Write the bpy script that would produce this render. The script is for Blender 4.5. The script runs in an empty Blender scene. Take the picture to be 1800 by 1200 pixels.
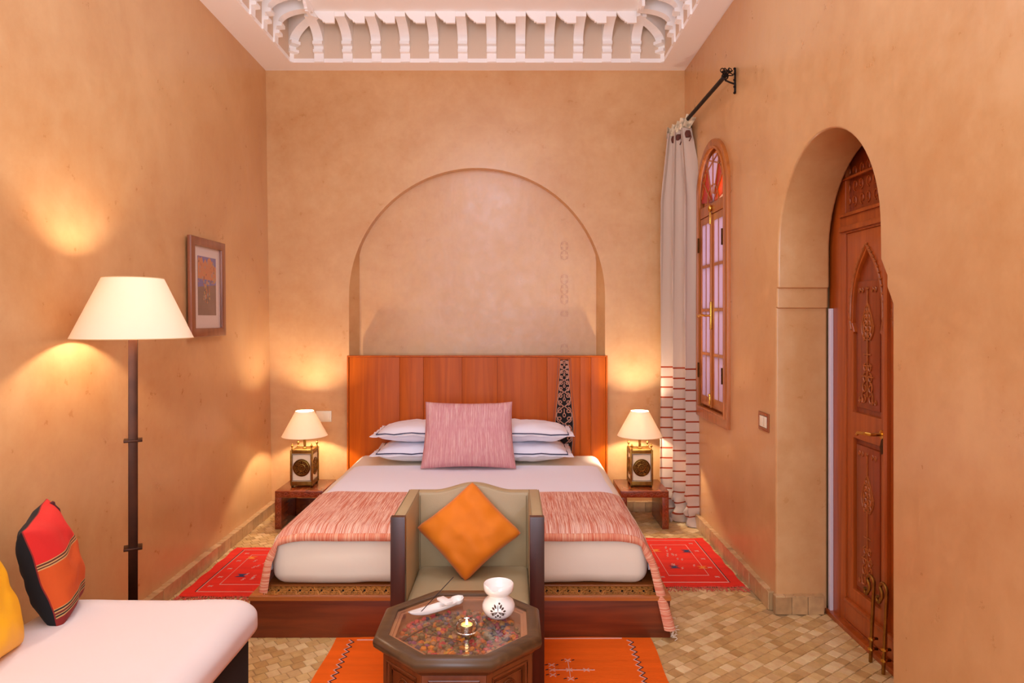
import bpy, bmesh, math, random
from math import pi, sin, cos, sqrt, tau
from mathutils import Vector, Matrix, noise
random.seed(7)
SC = bpy.context.scene
COL = SC.collection
F = 1200.0
CAMZ = 1.45

# ------------------------------------------------ camera
cd = bpy.data.cameras.new('camera'); cam = bpy.data.objects.new('camera', cd); COL.objects.link(cam)
cam.location = (0, 0, CAMZ); cam.rotation_euler = (pi/2, 0, 0)
cd.sensor_fit = 'HORIZONTAL'; cd.sensor_width = 36; cd.lens = 24.0
cd.shift_y = -40/1800; cd.clip_start = 0.02
SC.camera = cam

# ------------------------------------------------ world, exposure
w = bpy.data.worlds.new('world'); SC.world = w; w.use_nodes = True
bg = w.node_tree.nodes['Background']; bg.inputs[0].default_value = (0.72, 0.74, 1.0, 1); bg.inputs[1].default_value = 1.3
SC.view_settings.view_transform = 'Standard'; SC.view_settings.look = 'None'
SC.view_settings.gamma = 1; SC.view_settings.exposure = 0.0; SC.view_settings.use_curve_mapping = False
SC.cycles.use_denoising = True
SC.cycles.max_bounces = 10; SC.cycles.diffuse_bounces = 6; SC.cycles.glossy_bounces = 4
SC.cycles.transmission_bounces = 8; SC.cycles.transparent_max_bounces = 12
SC.cycles.sample_clamp_indirect = 6; SC.cycles.blur_glossy = 0.3
SC.cycles.caustics_refractive = False; SC.cycles.caustics_reflective = False

def area(name, loc, rot, sx, sy, power, col):
    l = bpy.data.lights.new(name, 'AREA'); l.shape = 'RECTANGLE'; l.size = sx; l.size_y = sy
    l.energy = power; l.color = col
    o = bpy.data.objects.new(name, l); COL.objects.link(o); o.location = loc; o.rotation_euler = rot
    return o
# added soft fill behind the camera; no window is built there
area('rear_fill_light', (-0.25, -1.35, 1.75), (pi/2, 0, 0), 2.6, 2.3, 102, (.86, 1.02, 1.22))
# added overhead fill for the room's near half, without a lamp body
area('overhead_fill_light', (-0.25, 0.9, 3.5), (0, 0, 0), 1.6, 2.2, 25, (.84, 1.0, 1.15))
# added point fill out of view above the frame, brightens bed and walls
pl = bpy.data.lights.new('upper_fill_light', 'POINT'); pl.energy = 31; pl.color = (.78, .98, 1.32); pl.shadow_soft_size = .3
po_ = bpy.data.objects.new('upper_fill_light', pl); COL.objects.link(po_); po_.location = (-.25, 2.7, 2.8)
# daylight of the court outside the arched window
area('window_daylight', (2.3, 4.2, 1.9), (0, pi/2, 0), 1.9, 1.3, 34, (0.95, 0.82, 0.95))

# ------------------------------------------------ mesh builder
class MB:
    def __init__(s, org=(0, 0, 0)):
        s.v = []; s.f = []; s.m = []; s.uv = {}; s.o = Vector(org)
    def add(s, vs, fs, mi=0, uvs=None):
        b = len(s.v); s.v += [Vector(v) for v in vs]
        for f in fs:
            if uvs is not None: s.uv[len(s.f)] = [uvs[i] for i in f]
            s.f.append([b+i for i in f]); s.m.append(mi)
        return s
    def xf(s, M, start=0):
        for i in range(start, len(s.v)): s.v[i] = M @ s.v[i]
        return s
    def box(s, x0, x1, y0, y1, z0, z1, bev=0.0, mi=0, M=None):
        st = len(s.v)
        if bev <= 0:
            vs = [(x, y, z) for x in (x0, x1) for y in (y0, y1) for z in (z0, z1)]
            fs = [(0,1,3,2),(4,6,7,5),(0,4,5,1),(2,3,7,6),(0,2,6,4),(1,5,7,3)]
            s.add(vs, fs, mi)
        else:
            bm = bmesh.new(); bmesh.ops.create_cube(bm, size=1)
            for v in bm.verts:
                v.co = Vector((x0 if v.co.x < 0 else x1, y0 if v.co.y < 0 else y1, z0 if v.co.z < 0 else z1))
            bmesh.ops.bevel(bm, geom=list(bm.edges), offset=bev, segments=2, profile=0.6, affect='EDGES')
            s.addbm(bm, mi)
        if M is not None: s.xf(M, st)
        return s
    def addbm(s, bm, mi=0):
        bm.verts.ensure_lookup_table(); bm.verts.index_update()
        s.add([v.co.copy() for v in bm.verts], [[v.index for v in f.verts] for f in bm.faces], mi); bm.free(); return s
    def lathe(s, prof, c=(0, 0, 0), n=24, mi=0, M=None):
        st = len(s.v); vs = []; fs = []
        for r, z in prof:
            for k in range(n):
                a = tau*k/n; vs.append((c[0]+r*cos(a), c[1]+r*sin(a), c[2]+z))
        for j in range(len(prof)-1):
            for k in range(n):
                a = j*n+k; b = j*n+(k+1) % n
                fs.append((a, b, b+n, a+n))
        if prof[0] != prof[-1] and prof[0][0] > 1e-5: fs.append(tuple(reversed(range(n))))
        if prof[0] != prof[-1] and prof[-1][0] > 1e-5: fs.append(tuple(range((len(prof)-1)*n, len(prof)*n)))
        s.add(vs, fs, mi)
        if M is not None: s.xf(M, st)
        return s
    def tube(s, pts, r, n=8, mi=0, closed=False, cap=True):
        pts = [Vector(p) for p in pts]; N = len(pts)
        if callable(r): rr = [r(i/(N-1)) for i in range(N)]
        else: rr = [r]*N
        vs = []; fs = []; up = None
        for i, p in enumerate(pts):
            if closed: t = pts[(i+1) % N]-pts[i-1]
            else: t = pts[min(i+1, N-1)]-pts[max(i-1, 0)]
            t.normalize()
            if up is None:
                up = Vector((0, 0, 1)) if abs(t.z) < .9 else Vector((1, 0, 0))
            up = (up-t*up.dot(t)); up.normalize(); q = t.cross(up)
            for k in range(n):
                a = tau*(k+.5)/n; vs.append(p+(up*cos(a)+q*sin(a))*rr[i])
        for i in range(N if closed else N-1):
            for k in range(n):
                a = i*n+k; b = i*n+(k+1) % n; c = ((i+1) % N)*n+(k+1) % n; d = ((i+1) % N)*n+k
                fs.append((a, b, c, d))
        if cap and not closed:
            fs.append(tuple(reversed(range(n)))); fs.append(tuple(range((N-1)*n, N*n)))
        return s.add(vs, fs, mi)
    def grid(s, fn, nu, nv, mi=0, uvs=(1, 1), thick=0.0):
        vs = []; uv = []; fs = []
        for j in range(nv+1):
            for i in range(nu+1):
                vs.append(Vector(fn(i/nu, j/nv))); uv.append((i/nu*uvs[0], j/nv*uvs[1]))
        for j in range(nv):
            for i in range(nu):
                a = j*(nu+1)+i; fs.append((a, a+1, a+nu+2, a+nu+1))
        if thick:
            nn = [Vector() for _ in vs]
            for f in fs:
                n_ = (vs[f[1]]-vs[f[0]]).cross(vs[f[3]]-vs[f[0]])
                for k in f: nn[k] += n_
            N = len(vs)
            vs2 = [v-(n_.normalized() if n_.length > 0 else n_)*thick for v, n_ in zip(vs, nn)]
            vs += vs2; uv += uv; f0 = list(fs)
            fs += [tuple(reversed([k+N for k in f])) for f in f0]
            rim = [i for i in range(nu+1)]+[j*(nu+1)+nu for j in range(1, nv+1)]+[nv*(nu+1)+i for i in range(nu-1, -1, -1)]+[j*(nu+1) for j in range(nv-1, 0, -1)]
            for a, b in zip(rim, rim[1:]+rim[:1]): fs.append((b, a, a+N, b+N))
        return s.add(vs, fs, mi, uv)
    def sphere(s, c, r, mi=0, sub=1, sc=(1, 1, 1), M=None):
        bm = bmesh.new(); bmesh.ops.create_icosphere(bm, subdivisions=sub, radius=1)
        R = M or Matrix()
        for v in bm.verts: v.co = Vector(c)+R @ Vector((v.co.x*r*sc[0], v.co.y*r*sc[1], v.co.z*r*sc[2]))
        return s.addbm(bm, mi)
    def plate(s, outer, holes, th, bev=0.0, M=None, mi=0):
        """flat outline with holes in local XY, thickness th along local Z (0..th)"""
        cu = bpy.data.curves.new('tmp', 'CURVE'); cu.dimensions = '2D'; cu.fill_mode = 'BOTH'
        for pl in [outer]+list(holes):
            sp = cu.splines.new('POLY'); sp.points.add(len(pl)-1); sp.use_cyclic_u = True
            for i, p in enumerate(pl): sp.points[i].co = (p[0], p[1], 0, 1)
        cu.extrude = max(th/2-bev, 1e-5)
        if bev: cu.bevel_depth = bev; cu.bevel_resolution = 2; cu.offset = -bev
        o = bpy.data.objects.new('tmp', cu); COL.objects.link(o)
        dg = bpy.context.evaluated_depsgraph_get(); me = bpy.data.meshes.new_from_object(o.evaluated_get(dg))
        st = len(s.v)
        s.add([v.co+Vector((0, 0, th/2)) for v in me.vertices], [list(p.vertices) for p in me.polygons], mi)
        bpy.data.objects.remove(o); bpy.data.curves.remove(cu); bpy.data.meshes.remove(me)
        if M is not None: s.xf(M, st)
        return s
    def mesh(s, name, mats, smooth=False, ang=40):
        me = bpy.data.meshes.new(name)
        me.from_pydata([tuple(v-s.o) for v in s.v], [], s.f)
        if not isinstance(mats, (list, tuple)): mats = [mats]
        for m in mats: me.materials.append(m)
        me.polygons.foreach_set('material_index', s.m)
        if s.uv:
            ul = me.uv_layers.new(name='UVMap')
            for pi_, p in enumerate(me.polygons):
                if pi_ in s.uv:
                    for li, u in zip(p.loop_indices, s.uv[pi_]): ul.data[li].uv = u
        bm = bmesh.new(); bm.from_mesh(me)
        bmesh.ops.remove_doubles(bm, verts=bm.verts, dist=1e-6)
        if not s.uv: bmesh.ops.recalc_face_normals(bm, faces=bm.faces)
        bm.to_mesh(me); bm.free()
        if smooth: 
            me.shade_smooth(); 
            try: me.set_sharp_from_angle(angle=math.radians(ang))
            except Exception: pass
        return me

def obj(name, mb, mats, parent=None, smooth=False, loc=None, ang=22, kind=None):
    """links the builder's shape as ONE mesh object; vertices are stored relative to mb.o"""
    o = bpy.data.objects.new(name, mb.mesh(name, mats, smooth, ang) if isinstance(mb, MB) else mb); COL.objects.link(o)
    if parent is not None: o.parent = parent
    elif loc is None and isinstance(mb, MB): o.location = mb.o
    if loc is not None: o.location = loc
    if kind: o['kind'] = kind
    return o
def tag(o, label, cat, group=None):
    o['label'] = label; o['category'] = cat
    if group: o['group'] = group
    return o
def thing(name, label, cat, loc=(0, 0, 0), group=None, rz=0):
    o = bpy.data.objects.new(name, None); COL.objects.link(o); o.location = loc; o.rotation_euler = (0, 0, rz)
    o.empty_display_size = .05
    return tag(o, label, cat, group)
def struct(name, mb, mats, parent=None, smooth=False, ang=22):
    o = obj(name, mb, mats, parent, smooth, ang=ang)
    if parent is None: o['kind'] = 'structure'
    return o
def sroot(name, loc=(0, 0, 0)):
    o = bpy.data.objects.new(name, None); COL.objects.link(o); o.location = loc; o['kind'] = 'structure'; return o
def copy_tree(o, parent=None):
    c = o.copy(); COL.objects.link(c); c.parent = parent
    for ch in o.children: copy_tree(ch, c)
    return c
def T(x, y, z): return Matrix.Translation((x, y, z))
def R(a, ax): return Matrix.Rotation(a, 4, ax)

# ------------------------------------------------ materials
def lin(c):
    return tuple(((x/255)/12.92 if x/255 <= .04045 else ((x/255+.055)/1.055)**2.4) for x in c)+(1,)
def nmat(name):
    m = bpy.data.materials.new(name); m.use_nodes = True
    nt = m.node_tree; return m, nt, nt.nodes['Principled BSDF']
def simple(name, c, rough=.5, metal=0, coat=0, spec=.5, bump=0, bscale=200, var=0, vscale=8, trans=0, sheen=0, stretch=(1,1,1)):
    m, nt, b = nmat(name)
    b.inputs['Base Color'].default_value = lin(c); b.inputs['Roughness'].default_value = rough
    b.inputs['Metallic'].default_value = metal; b.inputs['Coat Weight'].default_value = coat
    b.inputs['Specular IOR Level'].default_value = spec
    if sheen: b.inputs['Sheen Weight'].default_value = sheen
    if trans: b.inputs['Transmission Weight'].default_value = trans
    tc = nt.nodes.new('ShaderNodeTexCoord'); mp = nt.nodes.new('ShaderNodeMapping'); mp.inputs['Scale'].default_value = stretch
    nt.links.new(tc.outputs['Object'], mp.inputs[0])
    if bump:
        n = nt.nodes.new('ShaderNodeTexNoise'); n.inputs['Scale'].default_value = bscale; n.inputs['Detail'].default_value = 4
        nt.links.new(mp.outputs[0], n.inputs[0])
        bp = nt.nodes.new('ShaderNodeBump'); bp.inputs['Strength'].default_value = bump; bp.inputs['Distance'].default_value = .004
        nt.links.new(n.outputs[0], bp.inputs['Height']); nt.links.new(bp.outputs[0], b.inputs['Normal'])
    if var:
        n = nt.nodes.new('ShaderNodeTexNoise'); n.inputs['Scale'].default_value = vscale; n.inputs['Detail'].default_value = 6
        nt.links.new(mp.outputs[0], n.inputs[0])
        r = nt.nodes.new('ShaderNodeValToRGB'); L = lin(c)
        r.color_ramp.elements[0].position = .3; r.color_ramp.elements[1].position = .7
        r.color_ramp.elements[0].color = tuple(min(1, x*(1-var)) for x in L[:3])+(1,)
        r.color_ramp.elements[1].color = tuple(min(1, x*(1+var)) for x in L[:3])+(1,)
        nt.links.new(n.outputs[0], r.inputs[0]); nt.links.new(r.outputs[0], b.inputs['Base Color'])
    return m
def plaster(name, c1, c2, r0=.28, r1=.5, scale=1.6):
    m, nt, b = nmat(name); N = nt.nodes.new; Lk = nt.links.new
    tc = N('ShaderNodeTexCoord'); 
    n1 = N('ShaderNodeTexNoise'); n1.inputs['Scale'].default_value = scale; n1.inputs['Detail'].default_value = 8; n1.inputs['Roughness'].default_value = .62
    n1.inputs['Distortion'].default_value = .6
    n2 = N('ShaderNodeTexNoise'); n2.inputs['Scale'].default_value = 9; n2.inputs['Detail'].default_value = 8; n2.inputs['Roughness'].default_value = .7
    Lk(tc.outputs['Object'], n1.inputs[0]); Lk(tc.outputs['Object'], n2.inputs[0])
    mx = N('ShaderNodeMix'); mx.data_type = 'FLOAT'; mx.inputs[0].default_value = .4
    Lk(n1.outputs[0], mx.inputs[2]); Lk(n2.outputs[0], mx.inputs[3])
    r = N('ShaderNodeValToRGB'); r.color_ramp.elements[0].position = .36; r.color_ramp.elements[1].position = .62
    r.color_ramp.elements[0].color = lin(c1); r.color_ramp.elements[1].color = lin(c2)
    Lk(mx.outputs[0], r.inputs[0]); Lk(r.outputs[0], b.inputs['Base Color'])
    mr = N('ShaderNodeMapRange'); mr.inputs[1].default_value = .3; mr.inputs[2].default_value = .7; mr.inputs[3].default_value = r0; mr.inputs[4].default_value = r1
    Lk(n2.outputs[0], mr.inputs[0]); Lk(mr.outputs[0], b.inputs['Roughness'])
    n3 = N('ShaderNodeTexNoise'); n3.inputs['Scale'].default_value = 14; n3.inputs['Detail'].default_value = 2.5
    mp = N('ShaderNodeMapping'); mp.inputs['Scale'].default_value = (1, 1, .35); Lk(tc.outputs['Object'], mp.inputs[0]); Lk(mp.outputs[0], n3.inputs[0])
    bp = N('ShaderNodeBump'); bp.inputs['Strength'].default_value = .14; bp.inputs['Distance'].default_value = .012
    Lk(n3.outputs[0], bp.inputs['Height']); Lk(bp.outputs[0], b.inputs['Normal'])
    b.inputs['Specular IOR Level'].default_value = .5; b.inputs['Coat Weight'].default_value = .15; b.inputs['Coat Roughness'].default_value = .2
    return m
def wood(name, c1, c2, rough=.35, axis=2, coat=.25, k=1.0):
    m, nt, b = nmat(name); N = nt.nodes.new; Lk = nt.links.new
    tc = N('ShaderNodeTexCoord'); mp = N('ShaderNodeMapping')
    sc = [26*k, 26*k, 26*k]; sc[axis] = 1.3*k; mp.inputs['Scale'].default_value = sc
    Lk(tc.outputs['Object'], mp.inputs[0])
    n1 = N('ShaderNodeTexNoise'); n1.inputs['Scale'].default_value = 1; n1.inputs['Detail'].default_value = 7; n1.inputs['Distortion'].default_value = .8
    oi = N('ShaderNodeObjectInfo'); va = N('ShaderNodeVectorMath'); va.operation = 'ADD'
    ml = N('ShaderNodeMath'); ml.operation = 'MULTIPLY'; ml.inputs[1].default_value = 40
    Lk(oi.outputs['Random'], ml.inputs[0]); Lk(mp.outputs[0], va.inputs[0]); Lk(ml.outputs[0], va.inputs[1]); Lk(va.outputs[0], n1.inputs[0])
    r = N('ShaderNodeValToRGB'); r.color_ramp.elements[0].position = .3; r.color_ramp.elements[1].position = .7
    r.color_ramp.elements[0].color = lin(c1); r.color_ramp.elements[1].color = lin(c2)
    Lk(n1.outputs[0], r.inputs[0]); Lk(r.outputs[0], b.inputs['Base Color'])
    b.inputs['Roughness'].default_value = rough; b.inputs['Coat Weight'].default_value = coat; b.inputs['Coat Roughness'].default_value = .25
    bp = N('ShaderNodeBump'); bp.inputs['Strength'].default_value = .12; bp.inputs['Distance'].default_value = .002
    Lk(n1.outputs[0], bp.inputs['Height']); Lk(bp.outputs[0], b.inputs['Normal'])
    return m
def stripes(name, cols, su=90, sv=3, rough=.9, bump=.5):
    """hand-woven cloth: fine threads along v, tones change across u (UV in metres)"""
    m, nt, b = nmat(name); N = nt.nodes.new; Lk = nt.links.new
    uv = N('ShaderNodeUVMap'); mp = N('ShaderNodeMapping'); mp.inputs['Scale'].default_value = (su, sv, 1); Lk(uv.outputs[0], mp.inputs[0])
    n1 = N('ShaderNodeTexNoise'); n1.inputs['Scale'].default_value = 1; n1.inputs['Detail'].default_value = 3; n1.inputs['Roughness'].default_value = .7
    Lk(mp.outputs[0], n1.inputs[0])
    r = N('ShaderNodeValToRGB'); e = r.color_ramp.elements
    e[0].position = .3; e[0].color = lin(cols[0]); e[1].position = .7; e[1].color = lin(cols[-1])
    for i, c in enumerate(cols[1:-1]):
        x = e.new(.3+.4*(i+1)/(len(cols)-1)); x.color = lin(c)
    Lk(n1.outputs[0], r.inputs[0]); Lk(r.outputs[0], b.inputs['Base Color'])
    bp = N('ShaderNodeBump'); bp.inputs['Strength'].default_value = bump; bp.inputs['Distance'].default_value = .004
    Lk(n1.outputs[0], bp.inputs['Height']); Lk(bp.outputs[0], b.inputs['Normal'])
    b.inputs['Roughness'].default_value = rough; b.inputs['Specular IOR Level'].default_value = .2
    return m
def tiles_mat(name, cols, ang, s, rough=.32):
    """colour picked per tile from the cell of the laid grid"""
    m, nt, b = nmat(name); N = nt.nodes.new; Lk = nt.links.new
    g = N('ShaderNodeNewGeometry'); wn = N('ShaderNodeTexNoise')
    oi = N('ShaderNodeObjectInfo')
    at = N('ShaderNodeAttribute'); at.attribute_name = 'tone'
    ad = N('ShaderNodeMath'); ad.operation = 'ADD'; Lk(oi.outputs['Random'], ad.inputs[0]); Lk(at.outputs['Fac'], ad.inputs[1])
    fr = N('ShaderNodeMath'); fr.operation = 'FRACT'; Lk(ad.outputs[0], fr.inputs[0])
    r = N('ShaderNodeValToRGB'); e = r.color_ramp.elements
    e[0].color = lin(cols[0]); e[1].color = lin(cols[-1]); r.color_ramp.interpolation = 'LINEAR'
    for i, c in enumerate(cols[1:-1]):
        x = e.new((i+1)/(len(cols)-1)); x.color = lin(c)
    Lk(fr.outputs[0], r.inputs[0])
    wn.inputs['Scale'].default_value = 30; wn.inputs['Detail'].default_value = 5; Lk(g.outputs['Position'], wn.inputs[0])
    mx = N('ShaderNodeMix'); mx.data_type = 'RGBA'; mx.blend_type = 'OVERLAY'; mx.inputs[0].default_value = .35
    Lk(r.outputs[0], mx.inputs[6]); Lk(wn.outputs[0], mx.inputs[7]); Lk(mx.outputs[2], b.inputs['Base Color'])
    b.inputs['Roughness'].default_value = rough
    bp = N('ShaderNodeBump'); bp.inputs['Strength'].default_value = .3; bp.inputs['Distance'].default_value = .003
    Lk(wn.outputs[0], bp.inputs['Height']); Lk(bp.outputs[0], b.inputs['Normal'])
    return m
def emis(name, c, s):
    m = bpy.data.materials.new(name); m.use_nodes = True; nt = m.node_tree; nt.nodes.clear()
    e = nt.nodes.new('ShaderNodeEmission'); e.inputs[0].default_value = lin(c); e.inputs[1].default_value = s
    o = nt.nodes.new('ShaderNodeOutputMaterial'); nt.links.new(e.outputs[0], o.inputs[0]); return m
def shade_mat(name, c, tr=.6, em=.3):
    m = bpy.data.materials.new(name); m.use_nodes = True; nt = m.node_tree; nt.nodes.clear(); N = nt.nodes.new; Lk = nt.links.new
    d = N('ShaderNodeBsdfDiffuse'); t = N('ShaderNodeBsdfTranslucent'); d.inputs[0].default_value = lin(c); t.inputs[0].default_value = lin(c)
    mx = N('ShaderNodeMixShader'); mx.inputs[0].default_value = tr; Lk(d.outputs[0], mx.inputs[1]); Lk(t.outputs[0], mx.inputs[2])
    e = N('ShaderNodeEmission'); e.inputs[0].default_value = lin((255, 214, 140)); e.inputs[1].default_value = em
    a = N('ShaderNodeAddShader'); Lk(mx.outputs[0], a.inputs[0]); Lk(e.outputs[0], a.inputs[1])
    o = N('ShaderNodeOutputMaterial'); Lk(a.outputs[0], o.inputs[0]); return m
def glass_mat(name, c=(255, 255, 255), rough=.0, ior=1.45, mixt=.85, gl=.04):
    """thin pane: mostly clear with a real gloss"""
    m = bpy.data.materials.new(name); m.use_nodes = True; nt = m.node_tree; nt.nodes.clear(); N = nt.nodes.new; Lk = nt.links.new
    t = N('ShaderNodeBsdfTransparent'); t.inputs[0].default_value = lin(c)
    g = N('ShaderNodeBsdfGlossy'); g.inputs['Roughness'].default_value = gl
    fr = N('ShaderNodeFresnel'); ge = N('ShaderNodeNewGeometry'); im = N('ShaderNodeMix'); im.data_type = 'FLOAT'
    im.inputs[2].default_value = ior; im.inputs[3].default_value = 1/ior   # the node inverts the index on back faces
    Lk(ge.outputs['Backfacing'], im.inputs[0]); Lk(im.outputs[0], fr.inputs[0])
    mx = N('ShaderNodeMixShader'); Lk(fr.outputs[0], mx.inputs[0]); Lk(t.outputs[0], mx.inputs[1]); Lk(g.outputs[0], mx.inputs[2])
    o = N('ShaderNodeOutputMaterial'); Lk(mx.outputs[0], o.inputs[0]); return m

M_wall = plaster('tadelakt_wall', (199, 144, 90), (213, 165, 112), .25, .46)
M_ceil = simple('ceiling_plaster', (252, 246, 240), .75, bump=.15, bscale=30)
M_recess_shade = simple('shaded_recess_plaster', (222, 196, 170), .75, bump=.1, bscale=30)  # ceiling plaster darkened: shade of the recess walls put into the colour
M_tile = tiles_mat('floor_tile', [(190, 150, 92), (214, 174, 114), (198, 156, 98), (224, 190, 136), (184, 140, 84), (208, 168, 114), (232, 200, 146)], 0, 0)
M_btile = tiles_mat('skirting_tile', [(176, 136, 92), (200, 160, 112), (186, 146, 100), (210, 172, 124)], 0, 0, .28)
M_grout = simple('grout', (172, 136, 90), .85, bump=.3, bscale=80)
M_orangewood = wood('honey_wood', (172, 74, 2), (196, 92, 5), .45, 2, 0)
M_orangewood.node_tree.nodes['Principled BSDF'].inputs['Specular IOR Level'].default_value = .25
M_redwood = wood('red_brown_wood', (92, 34, 12), (136, 58, 24), .38, 0)
M_redwoodv = wood('red_brown_wood_upright', (104, 40, 14), (146, 66, 28), .38, 2)
M_darkwood = wood('dark_wood', (52, 20, 14), (74, 30, 20), .32, 2)
M_doorwood = wood('door_wood', (142, 58, 12), (176, 84, 24), .35, 2, .15)
M_doorpanel = wood('door_panel_wood', (116, 42, 10), (148, 62, 18), .38, 2, .15)
M_doorcarve = simple('door_carving', (158, 82, 32), .4, var=.2, vscale=50)
M_stand = wood('nightstand_wood', (104, 36, 12), (146, 66, 26), .26, 1)
M_carve = simple('carved_gold_wood', (176, 112, 48), .45, bump=.3, bscale=60, var=.2)
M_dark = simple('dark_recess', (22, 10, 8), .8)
M_winwood = wood('window_wood', (150, 78, 24), (190, 108, 42), .35, 2)
M_white = simple('white_cotton', (243, 240, 248), .85, sheen=.2, bump=.12, bscale=22, spec=.25)
M_cream = simple('cream_cotton', (240, 226, 204), .85, bump=.12, bscale=16, spec=.25)
M_daybed = simple('daybed_cotton', (230, 214, 208), .85, bump=.1, bscale=18, spec=.25)
M_pipe = simple('navy_piping', (60, 56, 84), .8)
M_pink = stripes('pink_weave', [(176, 92, 88), (222, 170, 166), (204, 132, 140), (240, 206, 198), (196, 112, 100)], 300, 4)
M_runner = stripes('coral_weave', [(164, 66, 42), (222, 142, 112), (196, 100, 76), (250, 214, 188), (210, 148, 136), (182, 84, 54)], 230, 2.5)
M_runedge = stripes('coral_selvedge', [(170, 50, 30), (240, 190, 150), (206, 90, 60), (250, 214, 180), (176, 60, 40)], 160, 2)
M_leath = simple('sand_leather', (176, 152, 112), .42, bump=.1, bscale=160, var=.04, spec=.4)
M_leathp = simple('sand_piping', (150, 126, 90), .45)
M_orange = simple('orange_satin', (218, 116, 6), .66, bump=.03, bscale=12, var=.03, sheen=.15, spec=.3)
M_orangep = simple('orange_piping', (196, 88, 4), .5)
M_yellow = simple('yellow_satin', (244, 176, 20), .5, bump=.15, bscale=14)
M_brass = simple('aged_brass', (150, 108, 48), .38, 1, var=.25, vscale=40)
M_gold = simple('polished_brass', (214, 164, 72), .25, 1)
M_dbrass = simple('dark_brass', (84, 54, 24), .42, 1, var=.3, vscale=60)
M_iron = simple('black_iron', (34, 24, 20), .5, .8, bump=.4, bscale=90)
M_bronze = simple('bronze_pole', (66, 34, 18), .35, .75, var=.3, vscale=12)
M_steel = simple('white_ceramic_plate', (226, 196, 160), .3)
M_plastic = simple('cream_switch', (238, 226, 196), .35)
M_copper = simple('copper_frame', (168, 106, 70), .3, .9)
M_ceramic = simple('white_ceramic', (240, 232, 226), .16, coat=.4)
M_black = simple('black_cloth', (8, 8, 12), .9)
M_panelw = simple('milk_glass', (232, 214, 184), .35)
# ================================================ ROOM
BY = 5.16; CZ = 3.325
def wl(y, z):
    b = -1.815+.006*(BY-y); t = -1.862+.02*(BY-y); return b+(t-b)*z/CZ
XR = 1.305
m = MB(); m.grid(lambda u, v: (wl(-1.5+6.9*u, 3.5*v)-.0, -1.5+6.9*u, 3.5*v), 12, 6, thick=0.0)
m.grid(lambda u, v: (wl(-1.5+6.9*u, 3.5*v)-.15, -1.5+6.9*u, 3.5*v), 2, 2)
struct('wall_left', m, M_wall, smooth=True)

# back wall with shallow arched niche, reveals splayed
def nx(px, Y): return (px-900)*Y/F
def nz(py, Y): return CAMZ-(py-560)*Y/F
NB = 5.24
outer = []; inner = []
outer.append((nx(613.5, BY), .3)); inner.append((nx(632, NB), .3))
outer.append((nx(613.5, BY), nz(522, BY))); inner.append((nx(632, NB), nz(522, NB)))
for k in range(49):
    a = pi-pi*k/48
    outer.append((nx(838.5+225*cos(a), BY), nz(520-225*sin(a), BY)))
    ix = min(max(838.5+220*cos(a), 632), 1048)
    inner.append((nx(ix, NB), nz(519-220*sin(a), NB)))
outer += [(nx(1063.5, BY), nz(522, BY)), (nx(1063.5, BY), .3)]
inner += [(nx(1048, NB), nz(522, NB)), (nx(1048, NB), .3)]
m = MB()
WXY = Matrix(((1, 0, 0, 0), (0, 0, -1, 0), (0, 1, 0, 0), (0, 0, 0, 1)))   # local XY plate -> world XZ, thickness toward -Y
m.plate([(-2.1, 0), (1.6, 0), (1.6, 3.6), (-2.1, 3.6)], [outer], .004, 0, T(0, BY+.004, 0) @ WXY)
st = [(p[0], BY+.002, p[1]) for p in outer]; en = [(p[0], NB, p[1]) for p in inner]; n = len(st)
m.add(st+en, [(i, i+1, n+i+1, n+i) for i in range(n-1)])
m.box(-2.1, 1.6, NB, NB+.1, 0, 3.6)
m.box(-2.1, 1.6, BY+.01, NB, 0, .3)
wb = struct('wall_back', m, M_wall, smooth=True, ang=30)

# right wall: arched doorway and arched window opening
WYZ = Matrix(((0, 0, 1, 0), (1, 0, 0, 0), (0, 1, 0, 0), (0, 0, 0, 1)))   # local XY -> world YZ, thickness toward +X
dy = 2.889; dr = .464
arch = [(3.375, 0), (3.375, 1.50), (3.364, 1.505), (3.364, 1.598), (3.353, 1.604), (3.353, 1.775)]
for k in range(1, 32):
    a = pi*k/32; arch.append((dy+dr*cos(a), 1.775+dr*1.0*sin(a)))
arch += [(2.425, 1.775), (2.422, 1.66), (2.382, 1.60), (2.382, 1.56), (2.344, 1.50), (2.344, 0)]
wy = 4.42; wr = .345
hole = [(wy-wr+.035, .82), (wy+wr-.035, .82)]
for k in range(33):
    a = pi*k/32; hole.append((wy+(wr-.035)*cos(a), 2.26+(wr-.035)*sin(a)))
outl = [(-1.5, 0), (-1.5, 3.5), (5.4, 3.5), (5.4, 0)]+arch
m = MB(); m.plate(outl, [hole], .255, .012, T(XR, 0, 0) @ WYZ)
struct('wall_right', m, M_wall, smooth=True, ang=30)
# little lobby beyond the wall, behind the door leaves
m = MB(); m.box(1.72, 1.76, 1.9, 3.9, 0, 2.8); m.box(1.56, 1.72, 1.9, 1.93, 0, 2.8); m.box(1.56, 1.72, 3.45, 3.48, 0, 2.8); m.box(1.56, 1.72, 1.9, 3.48, 2.4, 2.44)
struct('wall_lobby', m, M_wall)
m = MB(); m.box(-2.1, 1.6, -1.56, -1.5, 0, 3.6); struct('wall_front', m, M_wall)
m = MB(); m.box(1.75, 4.2, 5.35, 5.4, 0, 3.6); m.box(3.9, 4.0, 1.9, 5.4, 0, 3.6)
struct('wall_court', m, simple('court_wall', (226, 190, 170), .8))

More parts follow.
